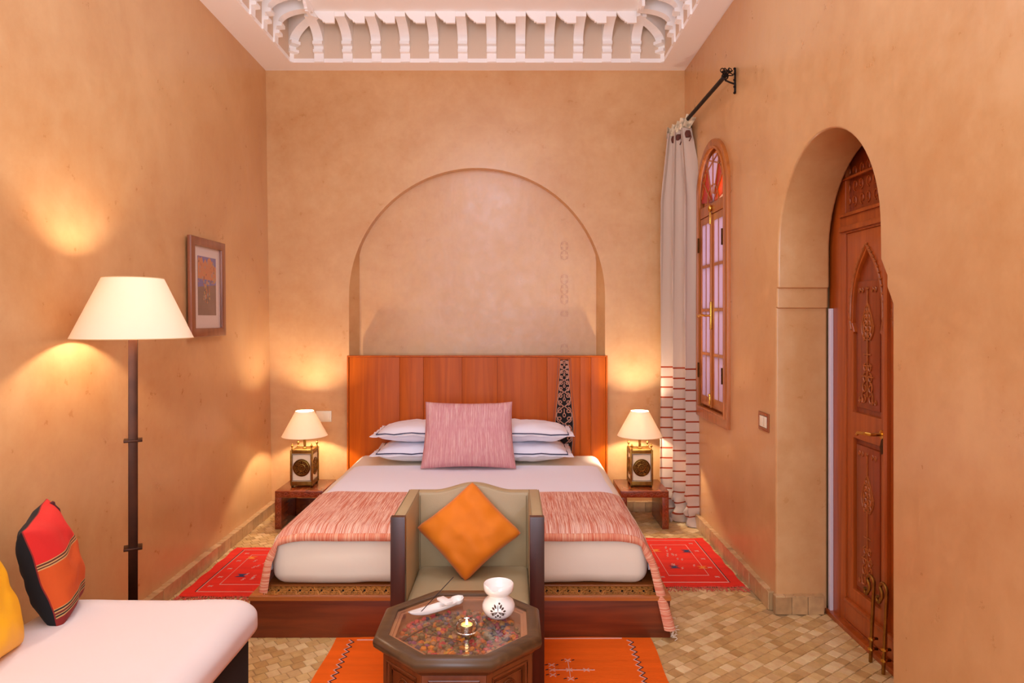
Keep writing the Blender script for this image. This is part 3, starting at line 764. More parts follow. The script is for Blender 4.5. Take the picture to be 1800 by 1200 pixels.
while z > hz(828):
    wd = hwid(z); h = max(.07, wd*2.2); wd = hwid(z-h/2)
    scroll_unit(m, lambda x, zz: (hx(cxp)+x, HY+.010, zz), wd*.98, z-h, h, .0044, 5)
    for sg in (-1, 1): m.tube([(hx(cxp)+sg*hwid(z)*.97, HY+.010, z), (hx(cxp)+sg*hwid(z-h)*.97, HY+.010, z-h)], .003, 4)
    z -= h
obj('scrollwork', m, M_scroll, hb, True)

# mattress
MX0, MX1, MY0, MY1, MZ0, MZ1 = -1.125, .635, 3.205, 5.06, .194, .445
def rbox(mb, x0, x1, y0, y1, z0, z1, r, nz_=0.0, seed=0, bulge=0.0, nu=40, nv=40, mi=0):
    """soft rounded slab: superellipsoid-like skin on a box"""
    bm = bmesh.new(); bmesh.ops.create_cube(bm, size=1)
    bmesh.ops.subdivide_edges(bm, edges=bm.edges, cuts=max(nu, 6), use_grid_fill=True)
    c = Vector(((x0+x1)/2, (y0+y1)/2, (z0+z1)/2)); h = Vector(((x1-x0)/2, (y1-y0)/2, (z1-z0)/2))
    for v in bm.verts:
        q = Vector((v.co.x*2, v.co.y*2, v.co.z*2))
        # denser sampling near edges
        q = Vector([math.copysign(abs(t)**.6, t) if abs(t) > 1e-6 else 0 for t in q])
        p = Vector((q.x*h.x, q.y*h.y, q.z*h.z))
        inn = Vector([max(-(h[i]-r[i] if isinstance(r, tuple) else h[i]-r), min((h[i]-(r[i] if isinstance(r, tuple) else r)), p[i])) for i in range(3)])
        d = p-inn; rr = r if isinstance(r, tuple) else (r, r, r)
        e = Vector((d.x/rr[0], d.y/rr[1], d.z/rr[2]))
        if e.length > 1e-6:
            e = e/max(e.length, 1e-6)*max(abs(e.x), abs(e.y), abs(e.z)); 
            p = inn+Vector((e.x*rr[0], e.y*rr[1], e.z*rr[2]))
        if bulge:
            p.x += math.copysign(bulge, p.x)*(1-(p.z/h.z)**2)*(abs(p.x)/h.x)**6
            p.y += math.copysign(bulge, p.y)*(1-(p.z/h.z)**2)*(abs(p.y)/h.y)**6
        if nz_:
            n = noise.noise(Vector((p.x*3+seed, p.y*3, p.z*5)))+.5*noise.noise(Vector((p.x*9+seed, p.y*9, p.z*12)))
            nrm = Vector((p.x/h.x**2, p.y/h.y**2, p.z/h.z**2)); nrm.normalize(); p += nrm*n*nz_
        v.co = c+p
    mb.addbm(bm, mi); return mb
mt = thing('mattress', 'thick white-sheeted mattress lying on the low wooden bed platform', 'mattress', (-.245, 4.1, MZ0))
mo = (-.245, 4.1, MZ0)
m = MB(mo); rbox(m, MX0, MX1, MY0, MY1, MZ0, MZ1, .06, .006, 1, .012, 44)
obj('fitted_sheet', m, M_cream, mt, True, ang=80)
def mtop(x, y):
    e = .0
    dx = max(0, abs(x+.245)-.80)/.08; e = .06*(1-sqrt(max(0, 1-min(1, dx)**2)))
    return MZ1-e+.004*noise.noise(Vector((x*3, y*3, 0)))
# white top sheet from the pillows to the runner, turned over both long sides
ts = MB((-.245, 4.2, MZ1))
def sheet(u, v):
    y = 4.60-1.36*v; s = -1.02+2.04*u
    hw = .835
    if abs(s) <= hw: x = -.245+s; z = MZ1+.010+.004*noise.noise(Vector((x*4, y*4, 3))); z -= .02*max(0, (abs(s)-.76)/.075)**2
    else:
        d = (abs(s)-hw); x = -.245+math.copysign(hw+.062*sin(min(1, d/.10)*pi/2), s); z = MZ1-.01-d*.95
        x += .006*sin(y*23)*d/.2*math.copysign(1, s)
    return (x, y, z)
ts.grid(sheet, 60, 50, thick=.006)
tag(obj('top_sheet', ts, M_white, None, True, ang=80), 'smooth white top sheet spread over the mattress between pillows and coral runner', 'sheet')

# coral runner across the foot of the bed
rn = thing('bed_runner', 'coral striped woven runner across the foot of the bed, hanging over both sides', 'bed runner', (-.245, 3.5, .46))
ro = (-.245, 3.5, .46)
def runner(s, v):
    # s: metres across from the middle, v: 0 back .. 1 front edge
    hw = .845; yb = 3.86-.02*cos(s*2); yf = 3.185
    y = yb+(yf-yb)*v
    a = abs(s); sg = 1 if s > 0 else -1
    top = MZ1+.022+.003*noise.noise(Vector((s*5, y*5, 7)))
    if a <= hw:
        z = top-.022*max(0, (a-.72)/.125)**2
        # front edge sags over the mattress end
        z -= .028*max(0, (v-.90)/.10)**1.6
        return Vector((-.245+s, y, z))
    d = a-hw; Lh = .46; t = d/Lh
    land = .20 if sg < 0 else .205
    z = MZ1-.0-.40*t; x = -.245+sg*(hw+.035*sin(min(1, t*3)*pi/2)+(.095 if sg > 0 else .062)*t)
    z -= .028*max(0, (v-.90)/.10)**1.6*(1-t)
    y2 = y-.10*t*v*(1 if sg > 0 else .35)-.0
    z = max(z, .045 if sg > 0 else .17+.0)
    x += sg*.010*sin(y*17)*t
    return Vector((x, y2, z))
S1 = .845+.455; S0 = -(.845+.30)
m = MB(ro); m.grid(lambda u, v: runner(S0+(S1-S0)*u, v), 120, 34, uvs=(S1-S0, .7), thick=.007)
obj('cloth', m, M_runner, rn, True, ang=80)
# rolled selvedge along the front edge
m = MB(ro)
def roll(u, v):
    s = S0+(S1-S0)*u; p = runner(s, 1.0); t = max(0, abs(s)-.845)/.455
    r = .019+.012*t; a = pi*.62-pi*1.25*v
    sg = 1 if s > 0 else -1
    out = Vector((0, 0, 1)) if t == 0 else Vector((sg*sin(min(1, t*4)*pi/2), 0, cos(min(1, t*4)*pi/2))).normalized()
    return p+Vector((0, -1, 0))*(r*sin(a+pi/2-1.1)*.9)+out*(r*cos(a+pi/2-1.1)-r*.45)
m.grid(roll, 130, 10, uvs=(S1-S0, .05), thick=.003)
obj('selvedge', m, M_runedge, rn, True, ang=80)
m = MB(ro)
for k in range(34):
    p = runner(S1-.002, .55+.45*k/33)+Vector((0, -.01, 0)); q = [p]
    dx, dyy = rnd.uniform(-.02, .05), rnd.uniform(-.04, .02)
    for j in range(1, 6):
        t = j/5; q.append(p+Vector((dx*t+.012*sin(t*9+k), dyy*t+.01*cos(t*7+k), -.036*min(1, t*1.6))))
    m.tube(q, .0018, 4)
obj('fringe', m, M_cream, rn, True, kind='stuff')

# pillows
def pillow_mesh(mb, w, d, t, flange=.035, seed=0, ear=.02, n=30):
    def f(top):
        def g(u, v):
            U = 2*u-1; V = 2*v-1
            fw = 1-flange*2/w; fd = 1-flange*2/d
            a = max(0, 1-(abs(U)/fw)**2.6) if abs(U) < fw else 0; b = max(0, 1-(abs(V)/fd)**2.6) if abs(V) < fd else 0
            h = (a*b)**.42*t/2
            x = U*w/2*(1-ear*(1-V*V)); y = V*d/2*(1-ear*1.4*(1-U*U))
            fl = 0 if h > 0 else 1
            z = (h if top else -h)+.010*noise.noise(Vector((U*2.4+seed, V*2.4, 1)))+(.004*noise.noise(Vector((x*22+seed, y*22, 5))) if h > 0 else .012*min(1, flange/.04)*noise.noise(Vector((U*4+seed, V*4, 2))))
            z += (.002 if top else -.002)
            return (x, y, z)
        return g
    mb.grid(f(True), n, n, uvs=(w, d)); 
    st = len(mb.f); mb.grid(f(False), n, n, uvs=(w, d))
    for i in range(st, len(mb.f)): mb.f[i] = list(reversed(mb.f[i])); mb.uv[i] = list(reversed(mb.uv[i]))
    # close the rim
    N = (n+1)*(n+1); b0 = len(mb.v)-2*N
    rim = [i for i in range(n+1)]+[j*(n+1)+n for j in range(1, n+1)]+[n*(n+1)+i for i in range(n-1, -1, -1)]+[j*(n+1) for j in range(n-1, 0, -1)]
    for a, b in zip(rim, rim[1:]+rim[:1]): mb.uv[len(mb.f)] = [(0, 0)]*4; mb.f.append([b0+b, b0+a, b0+N+a, b0+N+b]); mb.m.append(0)
    return mb
def pillow(cx, z, label, seed, w=.68, tilt=0, dx=0):
    root = thing('pillow', label, 'pillow', (cx+dx, 4.835, z), 'white pillows with navy piping at the headboard')
    m = MB(); pillow_mesh(m, w, .46, .130, .04, seed); M_ = R(tilt, 'Y'); m.xf(M_)
    p = obj('pillowcase', m, M_white, root, True, ang=80); p.location = (0, 0, .07)
    m = MB(); a, b = w/2-.036, .23-.034
    pts = []
    for (xa, ya), (xb, yb) in (((-a, -b), (a, -b)), ((a, -b), (a, b)), ((a, b), (-a, b)), ((-a, b), (-a, -b))):
        for k in range(10):
            t = k/10; x = xa+(xb-xa)*t; y = ya+(yb-ya)*t; U = 2*x/w; V = 2*y/.46
            x2 = x*(1-.02*(1-V*V)); y2 = y*(1-.028*(1-U*U))
            pts.append((x2, y2, (.009+.010*noise.noise(Vector((U*2.4+seed, V*2.4, 1)))+.008*noise.noise(Vector((U*4+seed, V*4, 2))))))
    m.tube(pts, .0042, 5, closed=True); m.xf(M_)
    pp = obj('piping', m, M_pipe, root, True); pp.location = (0, 0, .07)
pillow(-.622, MZ1+.008, 'lower left white pillow with navy piping, flat on the bed under its twin', 1)
pillow(-.622, MZ1+.146, 'upper left white pillow with navy piping, its free corner curling up', 2, tilt=-.02)
pillow(.078, MZ1+.008, 'lower right white pillow with navy piping, in front of the scroll panel', 3)
pillow(.078, MZ1+.146, 'upper right white pillow with navy piping, topmost beside the scroll panel', 4, tilt=.02, dx=.005)

# square-ish pink cushion leaning on the pillows
root = thing('pink_cushion', 'large pink striped woven cushion leaning upright against the white pillows', 'cushion', (-.285, 4.46, MZ1+.01))
m = MB()
m.grid(lambda u, v: 0, 0, 0) if False else None
n = 36
pillow_mesh(m, .585, .445, .15, .004, 11, ear=.045, n=n)
for i, v in enumerate(m.v):       # lean back, flare at the foot
    x, y, z = v; t = (y+.2225)/.445
    x *= 1.07-.07*t; m.v[i] = Vector((x-.006*t, y, z))
m.xf(T(0, .075, .225) @ R(math.radians(70), 'X'))
obj('cover', m, M_pink, root, True, ang=80)

# ------------------------------------------------ bedside tables
M_carvef = simple('carved_edge', (150, 66, 30), .4)
def nightstand(x0, label, rail):
    W_, D_, H_, t = .332, .35, .263, .045; y0 = 4.70
    root = thing('nightstand', label, 'nightstand', (x0+W_/2, y0+D_/2, 0), 'low wooden bedside tables')
    o = (x0+W_/2, y0+D_/2, 0)
    m = MB(o); m.box(x0, x0+W_, y0, y0+D_, H_-t, H_, .003); obj('table_top', m, M_stand, root, True)
    for a in (x0, x0+W_-t):
        m = MB(o); m.box(a, a+t, y0, y0+D_, 0, H_-t, .003); obj('side_panel', m, M_stand, root, True)
    m = MB(o)
    for k in range(7):
        x = x0+.03+(W_-.06)*k/6; m.tube([(p[0], y0-.001, p[1]) for p in spiral(x, H_-t/2, .014, 0, 1 if k % 2 else -1, 1.1, 10)], .0025, 4)
        if k: m.tube([(x-(W_-.06)/6, y0-.001, H_-t/2+.01*(1 if k % 2 else -1)), (x, y0-.001, H_-t/2-.01*(1 if k % 2 else -1))], .0022, 4)
    for a in (x0+t/2, x0+W_-t/2):
        for k in range(5): m.tube([(p[0], y0-.001, p[1]) for p in spiral(a, .03+.042*k, .014, pi/2, 1 if k % 2 else -1, 1.1, 10)], .0025, 4)
    obj('carved_front', m, M_carvef, root, True)
    if rail:
        m = MB(o); m.box(x0+t, x0+W_-t, y0+D_-.03, y0+D_-.005, .0, .13, .002); obj('back_rail', m, M_stand, root, True)
nightstand(-1.633, 'low red-brown bedside table left of the bed, by the left wall', True)
nightstand(.748, 'low red-brown bedside table right of the bed, beside the long curtain', False)

# ------------------------------------------------ bedside lamps
M_shade = shade_mat('lamp_shade', (255, 238, 214), .17, .04)
M_shadeb = shade_mat('floor_lamp_shade', (248, 230, 202), .13, .02)
M_rim = simple('rim_tape', (220, 184, 130), .7)
M_bulb = emis('bulb', (255, 238, 214), 1350)
M_bulbf = emis('floor_lamp_bulb', (255, 236, 216), 540)
def pt(name, loc, e, col, r=.03, par=None):
    l = bpy.data.lights.new(name, 'POINT'); l.energy = e; l.color = col; l.shadow_soft_size = r
    o = bpy.data.objects.new(name, l); COL.objects.link(o); o.location = loc
    if par: o.parent = par
    return o
def shade(mb, r0, r1, z0, z1, n=48, th=.0025):
    return mb.lathe([(r0, z0), (r1, z1), (r1-th, z1), (r0-th, z0), (r0, z0)], n=n)
def bedside_lamp(x, y, label):
    H0 = .263
    root = thing('bedside_lamp', label, 'lamp', (x, y, H0), 'bedside lamps with openwork brass medallions')
    s = .148; h = s/2; z0, z1 = .012, .262
    m = MB(); m.box(-h, h, -h, h, z1-.022, z1, .003); m.box(-h-.004, h+.004, -h-.004, h+.004, z1-.026, z1-.020, .001); obj('top_plate', m, M_brass, root, True)
    m = MB(); m.box(-h, h, -h, h, z0, z0+.026, .003); m.box(-h-.004, h+.004, -h-.004, h+.004, z0+.022, z0+.028, .001); obj('base_plate', m, M_brass, root, True)
    for sx in (-1, 1):
        for sy in (-1, 1):
            m = MB(); m.box(sx*h-.006, sx*h+.006, sy*h-.006, sy*h+.006, z0, z1, .002); obj('corner_post', m, M_brass, root, True)
            m = MB(); m.lathe([(.009, 0), (.011, .006), (.007, .013), (0, .014)], (sx*(h-.008), sy*(h-.008), 0), 10); obj('foot', m, M_dbrass, root, True)
            m = MB(); m.lathe([(.007, 0), (.007, .006), (.004, .010), (.004, .018), (.009, .024), (.009, .030), (.004, .036), (.003, .044), (0, .047)], (sx*(h-.006), sy*(h-.006), z1), 12); obj('finial', m, M_brass, root, True)
    for k in range(4):
        m = MB(); m.box(-h+.004, h-.004, -h+.002, -h+.005, z0+.02, z1-.02); m.xf(R(k*pi/2, 'Z')); fr = obj('side_panel', m, M_panelw, root)
        m = MB(); m.tube([(-h+.010, -h-.001, z0+.034), (h-.010, -h-.001, z0+.034), (h-.010, -h-.001, z1-.032), (-h+.010, -h-.001, z1-.032)], .0028, 4, closed=True)
        m.xf(R(k*pi/2, 'Z')); obj('panel_bead', m, M_brass, root, True)
        m = MB(); zc = (z0+z1)/2; rr = .060
        m.lathe([(rr-.001, 0), (rr-.001, .002), (0, .002)], n=28, M=T(0, -h+.0035, zc) @ R(pi/2, 'X'))
        m.xf(R(k*pi/2, 'Z')); md = obj('medallion', m, M_dbrass, root)
        m = MB(); Y = -h-.0005
        for q in (rr, rr-.010, rr*.42): m.tube([(q*cos(a), Y, zc+q*sin(a)) for a in [tau*i/32 for i in range(32)]], .0024, 5, closed=True)
        for i in range(10):
            a = tau*i/10; c_ = (rr*.66*cos(a), zc+rr*.66*sin(a))
            m.tube([(p[0], Y, p[1]) for p in spiral(c_[0], c_[1], rr*.19, a, 1 if i % 2 else -1, 1.2, 10)], .0018, 4)
            m.tube([(rr*.42*.0+rr*.2*cos(a)+rr*.17*cos(b)*cos(a)-rr*.08*sin(b)*sin(a), Y, zc+rr*.2*sin(a)+rr*.17*cos(b)*sin(a)+rr*.08*sin(b)*cos(a)) for b in [tau*j/8 for j in range(8)]], .0016, 4, closed=True)
        m.xf(R(k*pi/2, 'Z')); obj('fretwork', m, M_brass, md, True)
    m = MB(); m.lathe([(.016, z1), (.016, z1+.006), (.009, z1+.010), (.009, z1+.12), (.012, z1+.125), (.012, z1+.182), (0, z1+.182)], n=16); obj('stem', m, M_brass, root, True)
    zb, zt = .613-H0, .79-H0
    m = MB(); shade(m, .160, .064, zb, zt); obj('lamp_shade', m, M_shade, root, True)
    for r_, z_ in ((.160, zb), (.064, zt)):
        m = MB(); m.tube([(r_*cos(a), r_*sin(a), z_) for a in [tau*i/48 for i in range(48)]], .002, 4, closed=True); obj('shade_rim', m, M_rim, root, True)
    m = MB(); m.tube([(-.063, 0, zt-.01), (0, 0, zt-.012), (.063, 0, zt-.01)], .0015, 4); obj('shade_carrier', m, M_brass, root, True)
    m = MB(); m.sphere((0, 0, z1+.212), .02, sub=2, sc=(1, 1, 1.3)); obj('bulb', m, M_bulb, root, True)
bedside_lamp(-1.483, 4.885, 'glowing bedside lamp with brass-framed box base on the left bedside table')
bedside_lamp(.914, 4.885, 'glowing bedside lamp with brass-framed box base on the right bedside table, by the curtain')

# ------------------------------------------------ floor lamp
LX, LY = -1.554, 2.80
root = thing('floor_lamp', 'tall bronze floor lamp with a glowing cream shade beside the left wall', 'floor lamp', (LX, LY, 0))
m = MB(); m.box(-.12, .12, -.12, .12, 0, .02, .004); m.box(-.09, .09, -.09, .09, .02, .032, .003); obj('base', m, M_bronze, root, True)
m = MB(); m.box(-.0175, .0175, -.0175, .0175, .03, 1.48, .003); m.xf(R(math.radians(28), 'Z')); obj('pole', m, M_bronze, root, True)
for z_ in (.952, .512):
    m = MB(); m.box(-.034, .034, -.030, .030, z_-.005, z_+.005, .002); m.xf(R(math.radians(28), 'Z')); obj('collar', m, M_bronze, root, True)
m = MB(); shade(m, .226, .114, 1.371, 1.616, 64); obj('lamp_shade', m, M_shadeb, root, True)
for r_, z_ in ((.226, 1.371), (.114, 1.616)):
    m = MB(); m.tube([(r_*cos(a), r_*sin(a), z_) for a in [tau*i/64 for i in range(64)]], .0022, 4, closed=True); obj('shade_rim', m, M_rim, root, True)
m = MB()
for k in range(3): m.tube([(0, 0, 1.585), (.112*cos(k*tau/3), .112*sin(k*tau/3), 1.612)], .0018, 4)
obj('shade_carrier', m, M_bronze, root, True)
m = MB(); m.sphere((0, 0, 1.516), .028, sub=2, sc=(1, 1, 1.3)); obj('bulb', m, M_bulbf, root, True)

# ------------------------------------------------ armchair
AX0, AX1, AY0, AY1, AZ = -.4635, .1235, 2.60, 3.07, .692
ac = (AX0+AX1)/2
root = thing('armchair', 'boxy sand leather armchair with dark wooden front posts at the foot of the bed', 'armchair', (ac, (AY0+AY1)/2, 0))
o = (ac, (AY0+AY1)/2, 0); t = .056
for s in (0, 1):
    a = AX0 if s == 0 else AX1-t
    m = MB(o); m.box(a, a+t, AY0, AY0+.03, .0125, AZ+.002, .002); obj('front_post', m, M_darkwood, root, True)
    m = MB(o); m.box(a+.003, a+t-.001, AY0+.03, AY1-.02, .10, AZ-.004, .010); arm = obj('side_panel', m, M_leath, root, True)
    m = MB(o)
    for xx in (a+.008, a+t-.006): m.tube([(xx, AY0+.034, AZ-.004), (xx, AY1-.03, AZ-.004)], .0022, 5)
    xi = a+t-.001 if s == 0 else a+.004
    m.tube([(xi, AY0+.033, .12), (xi, AY0+.033, AZ-.012), ], .002, 5)
    obj('seam', m, M_leathp, arm, True)
    m = MB(o); m.box(a+.006, a+t-.006, AY1-.05, AY1-.01, .0125, .10, .002); obj('rear_leg', m, M_darkwood, root, True)
bx0, bx1 = AX0+.01, AX1-.01
top = []
for k in range(41):
    u = k/40; x = bx1+(bx0-bx1)*u; s = abs(2*u-1); hgt = AZ-.006+.034*(0.5+0.5*cos(pi*min(1, s/.62)))
    top.append((x, hgt))
m = MB(o); m.plate([(bx0, .10), (bx1, .10)]+top, [], .065, .012, T(0, AY1, 0) @ WXY); br = obj('backrest', m, M_leath, root, True)
m = MB(o); m.tube([(p[0], AY1-.060, p[1]-.004) for p in top[3:-3]], .0022, 5); m.tube([(bx0+t-.006, AY1-.067, .36), (bx0+t-.006, AY1-.067, AZ-.02)], .002, 5); m.tube([(bx1-t+.006, AY1-.067, .36), (bx1-t+.006, AY1-.067, AZ-.02)], .002, 5)
obj('seam', m, M_leathp, br, True)
m = MB(o); rbox(m, AX0+t, AX1-t, AY0+.012, AY1-.062, .25, .365, .022, .003, 5, .004, 16); sc_ = obj('seat_cushion', m, M_leath, root, True, ang=80)
m = MB(o); e = .010; zz = .352
m.tube([(AX0+t+e, AY0+.02, zz), (AX1-t-e, AY0+.02, zz), (AX1-t-e, AY1-.07, zz), (AX0+t+e, AY1-.07, zz)], .0028, 5, closed=True); obj('piping', m, M_leathp, sc_, True)
m = MB(o); m.box(AX0+t, AX1-t, AY0+.01, AY0+.03, .12, .25, .003); m.box(AX0+t, AX1-t, AY0+.03, AY1-.06, .12, .14); obj('seat_rail', m, M_darkwood, root, True)

root = thing('orange_cushion', 'plain orange satin cushion standing on its corner on the sand leather armchair', 'cushion', (-.183, 2.85, .365))
m = MB(); pillow_mesh(m, .300, .300, .115, .003, 21, ear=.05, n=32)
for i, v in enumerate(m.v):
    x, y, z = v; d = max(abs(x), abs(y))
    c = (abs(x)+abs(y))/.30
    if c > .88: v *= 1-(c-.88)*.32
m.xf(R(pi/4, 'Z'))
for i, v in enumerate(m.v): m.v[i] = Vector((v.x*1.08, v.y*.98, v.z))
m.xf(T(0, .055, .185) @ R(math.radians(68), 'X') @ R(math.radians(-3), 'Z'))
obj('cover', m, M_orange, root, True, ang=80)
m = MB(); q = .1475
pts = []
for (xa, ya), (xb, yb) in (((-q, -q), (q, -q)), ((q, -q), (q, q)), ((q, q), (-q, q)), ((-q, q), (-q, -q))):
    for k in range(12):
        t_ = k/12; x = xa+(xb-xa)*t_; y = ya+(yb-ya)*t_; U = x/.15; V = y/.15
        x2 = x*(1-.05*(1-V*V)); y2 = y*(1-.07*(1-U*U)); v = Vector((x2, y2, .010*noise.noise(Vector((U*2.4+21, V*2.4, 1)))))
        c = (abs(v.x)+abs(v.y))/.30
        if c > .88: v *= 1-(c-.88)*.32
        v = R(pi/4, 'Z') @ v; pts.append(Vector((v.x*1.08, v.y*.98, v.z)))
m.tube(pts, .003, 5, closed=True); m.xf(T(0, .055, .185) @ R(math.radians(68), 'X') @ R(math.radians(-3), 'Z')); obj('piping', m, M_orangep, root, True)

# ------------------------------------------------ octagonal table
TX, TY, TZ = -.163, 2.14, .50
root = thing('octagonal_table', 'dark octagonal glass-topped table in front of the armchair, filled with potpourri', 'table', (TX, TY, 0))
def octo(w, rot=0): return [(w/2/cos(pi/8)*cos(pi/8+k*pi/4+rot), w/2/cos(pi/8)*sin(pi/8+k*pi/4+rot)) for k in range(8)]
Mt = wood('table_rim_wood', (72, 48, 27), (92, 64, 38), .4, 0, .1, k=1.4); Mt2 = wood('table_body_wood', (92, 38, 10), (118, 56, 18), .4, 2, .1)
M_tray = simple('tray_wood', (196, 138, 104), .5, bump=.1, bscale=60)
m = MB()
prf = [(.418, .492), (.418, .501), (.428, .5035), (.478, .5035), (.492, .500), (.503, .492), (.505, .483), (.500, .472), (.488, .466), (.470, .462), (.452, .450), (.440, .446), (.418, .446)]
rings = [[(p[0], p[1], z) for p in octo(w_)] for w_, z in prf]
vs = [v for r_ in rings for v in r_]; fs = []
for j in range(len(rings)):
    j2 = (j+1) % len(rings)
    for k in range(8): fs.append((j*8+k, j*8+(k+1) % 8, j2*8+(k+1) % 8, j2*8+k))
m.add(vs, fs); obj('table_rim', m, Mt, root, True, ang=50)
m = MB(); m.plate(octo(.419), [], .005, 0, T(0, 0, .495)); obj('glass_top', m, glass_mat('table_glass', (250, 246, 240), ior=1.55, gl=.015), root)
m = MB(); m.plate(octo(.425), [], .006, 0, T(0, 0, .446)); obj('tray_floor', m, M_tray, root)
m = MB(); m.plate(octo(.42), [octo(.398)], .044, 0, T(0, 0, .450)); obj('tray_wall', m, M_tray, root)
m = MB(); m.plate(octo(.40), [octo(.38)], .006, 0, T(0, 0, .484)); obj('inner_ledge', m, M_tray, root)
BW = .445
m = MB(); m.plate(octo(BW-.02), [octo(BW-.05)], .434, 0, T(0, 0, .0125)); obj('body', m, Mt2, root)
sd = BW*math.tan(pi/8)
for k in range(8):
    Mk = R(k*pi/4, 'Z') @ T(0, -BW/2+.010, 0) @ WXY
    a = sd/2-.001
    hl = [(-a+.028, .02), (a-.028, .02), (a-.028, .20)]+[((a-.028)*cos(pi*q/12)*1.0, .20+.055*sin(pi*q/12)*(1+.25*(1-abs(cos(pi*q/12))))) for q in range(1, 12)]+[(-a+.028, .20)]
    h2 = [(-a+.026, .32), (a-.026, .32), (a-.026, .425), (-a+.026, .425)]
    m = MB(); m.plate([(-a, .0125), (a, .0125), (a, .448), (-a, .448)], [hl, h2], .011, .002, Mk); obj('side_panel', m, Mt2, root, True)
    m = MB(); m.tube([Mk @ Vector((x, y, .011)) for x, y in [(-a+.020, .312), (a-.020, .312), (a-.020, .433), (-a+.020, .433)]], .0028, 5, closed=True)
    m.tube([Mk @ Vector((x, y, .004)) for x, y in [(-a+.036, .332), (a-.036, .332), (a-.036, .412), (-a+.036, .412)]], .002, 4, closed=True)
    obj('panel_moulding', m, Mt2, root, True)
    m = MB()
    for q in range(8):
        b = tau*q/8; m.tube([Mk @ Vector((cos(b)*(.014+.009*cos(c))-sin(b)*.006*sin(c), .372+sin(b)*(.014+.009*cos(c))+cos(b)*.006*sin(c), .003)) for c in [tau*i/8 for i in range(8)]], .0016, 4, closed=True)
    m.tube([Mk @ Vector((.028*cos(c), .372+.028*sin(c), .003)) for c in [tau*i/24 for i in range(24)]], .0018, 4, closed=True)
    obj('rosette_carving', m, Mt2, root, True)

# potpourri under the glass
pc = [(200, 60, 74), (222, 96, 90), (226, 138, 40), (212, 164, 60), (120, 104, 68), (96, 90, 66), (150, 124, 84), (150, 82, 130), (90, 80, 110), (180, 128, 96), (214, 112, 50)]
pm = [simple('petal_tone', c, .7, var=.25, vscale=60) for c in pc]
m = MB((TX, TY, .452)); rr2 = random.Random(5)
for k in range(620):
    a = rr2.uniform(0, tau); r_ = .188*sqrt(rr2.random()); x = TX+r_*cos(a); y = TY-.008+r_*sin(a)*.98
    s = rr2.uniform(.0065, .0125); z = .453+rr2.uniform(.002, .016)*(1-(r_/.18)**3*.6)
    st = len(m.v); mi = rr2.choice([0, 1, 2, 3, 4, 4, 5, 5, 6, 6, 7, 8, 9, 9, 10, 0, 2])
    m.sphere((x, y, z), s, mi, 1, (1, rr2.uniform(.6, 1), rr2.uniform(.45, .9)), R(rr2.uniform(0, pi), 'Z') @ R(rr2.uniform(-.6, .6), 'X'))
    for i in range(st, len(m.v)):
        v = m.v[i]; c_ = Vector((x, y, z)); m.v[i] = c_+(v-c_)*(1+.35*noise.noise(v*160))
po = obj('potpourri', m, pm, None, True); po['kind'] = 'stuff'; tag(po, 'red, orange and olive potpourri lying under the octagonal table glass', 'potpourri')
m = MB((-.30, 2.13, .47)); m.tube([(-.335, 2.075, .472), (-.27, 2.16, .476), (-.255, 2.175, .477)], .0022, 6); m.tube([(-.345, 2.06, .472), (-.325, 2.09, .473)], lambda t: .008-.004*t, 7)
tag(obj('dried_seed_head', m, simple('dried_stem', (86, 30, 34), .7, var=.3, vscale=80), None, True), 'dark red dried seed head on a stem under the table glass, left side', 'dried flower')
m = MB((-.2, 2.08, .47)); m.tube([(-.262, 2.115, .474), (-.2, 2.085, .476), (-.155, 2.062, .475)], .0018, 6)
tag(obj('dried_twig', m, simple('twig', (92, 50, 40), .8), None, True), 'thin dried twig under the table glass, left of the candle', 'twig')

GT = TZ+.0005
# ceramic oil burner
bx, by = -.043, 2.185
root = thing('oil_burner', 'white ceramic oil burner with a cut-out flower motif at the back of the octagonal table', 'oil burner', (bx, by, GT))
profB = [(.030, 0), (.036, .002), (.046, .012), (.0525, .026), (.052, .038), (.045, .052), (.034, .062), (.030, .067), (.032, .071), (.042, .076), (.047, .084), (.0485, .094), (.0475, .104), (.0455, .105), (.0445, .1), (.044, .09), (.040, .083), (.02, .078), (0, .077)]
m = MB(); nn = 64; vs = []; fs = []
for r_, z_ in profB:
    for k in range(nn):
        a = tau*k/nn
        zz = z_
        if z_ > .086:   # scalloped front notch
            d = (a-3*pi/2+.35)/.34
            zz = z_-(z_-.086)*math.exp(-d*d)*.62
        vs.append((r_*cos(a), r_*sin(a), zz))
for j in range(len(profB)-1):
    for k in range(nn): fs.append((j*nn+k, j*nn+(k+1) % nn, (j+1)*nn+(k+1) % nn, (j+1)*nn+k))
fs.append(tuple(reversed(range(nn)))); m.add(vs, fs); obj('burner_body', m, M_ceramic, root, True, ang=60)
m = MB()
def onb(u, v, lift=.0006):   # wrap motif on the belly
    z = .035+v
    for (ra, za), (rb, zb) in zip(profB, profB[1:]):
        if za <= z <= zb: r_ = ra+(rb-ra)*(z-za)/(zb-za); break
    a = 3*pi/2+.02+u/r_; r_ += lift; return Vector((r_*cos(a), r_*sin(a), z))
def leafm(u0, v0, u1, v1, wd):
    u0, v0, u1, v1, wd = u0*1.22-.002, v0*1.12, u1*1.22-.002, v1*1.12, wd*1.15
    d = Vector((u1-u0, v1-v0)); n_ = Vector((-d.y, d.x)).normalized(); up = []; dn = []
    for k in range(7):
        t_ = k/6; h_ = wd*sin(pi*t_)**.8; c_ = Vector((u0, v0))+d*t_; up.append(onb(*(c_+n_*h_)*1.0)); dn.append(onb(*(c_-n_*h_)))
    m.add(up+dn, [(k, k+1, 8+k, 7+k) for k in range(6)])
for ang_ in (90, 225, 315, 200, 340): 
    a = math.radians(ang_); leafm(0, -.002, .021*cos(a)*1.1, -.002+.019*sin(a), .0013)
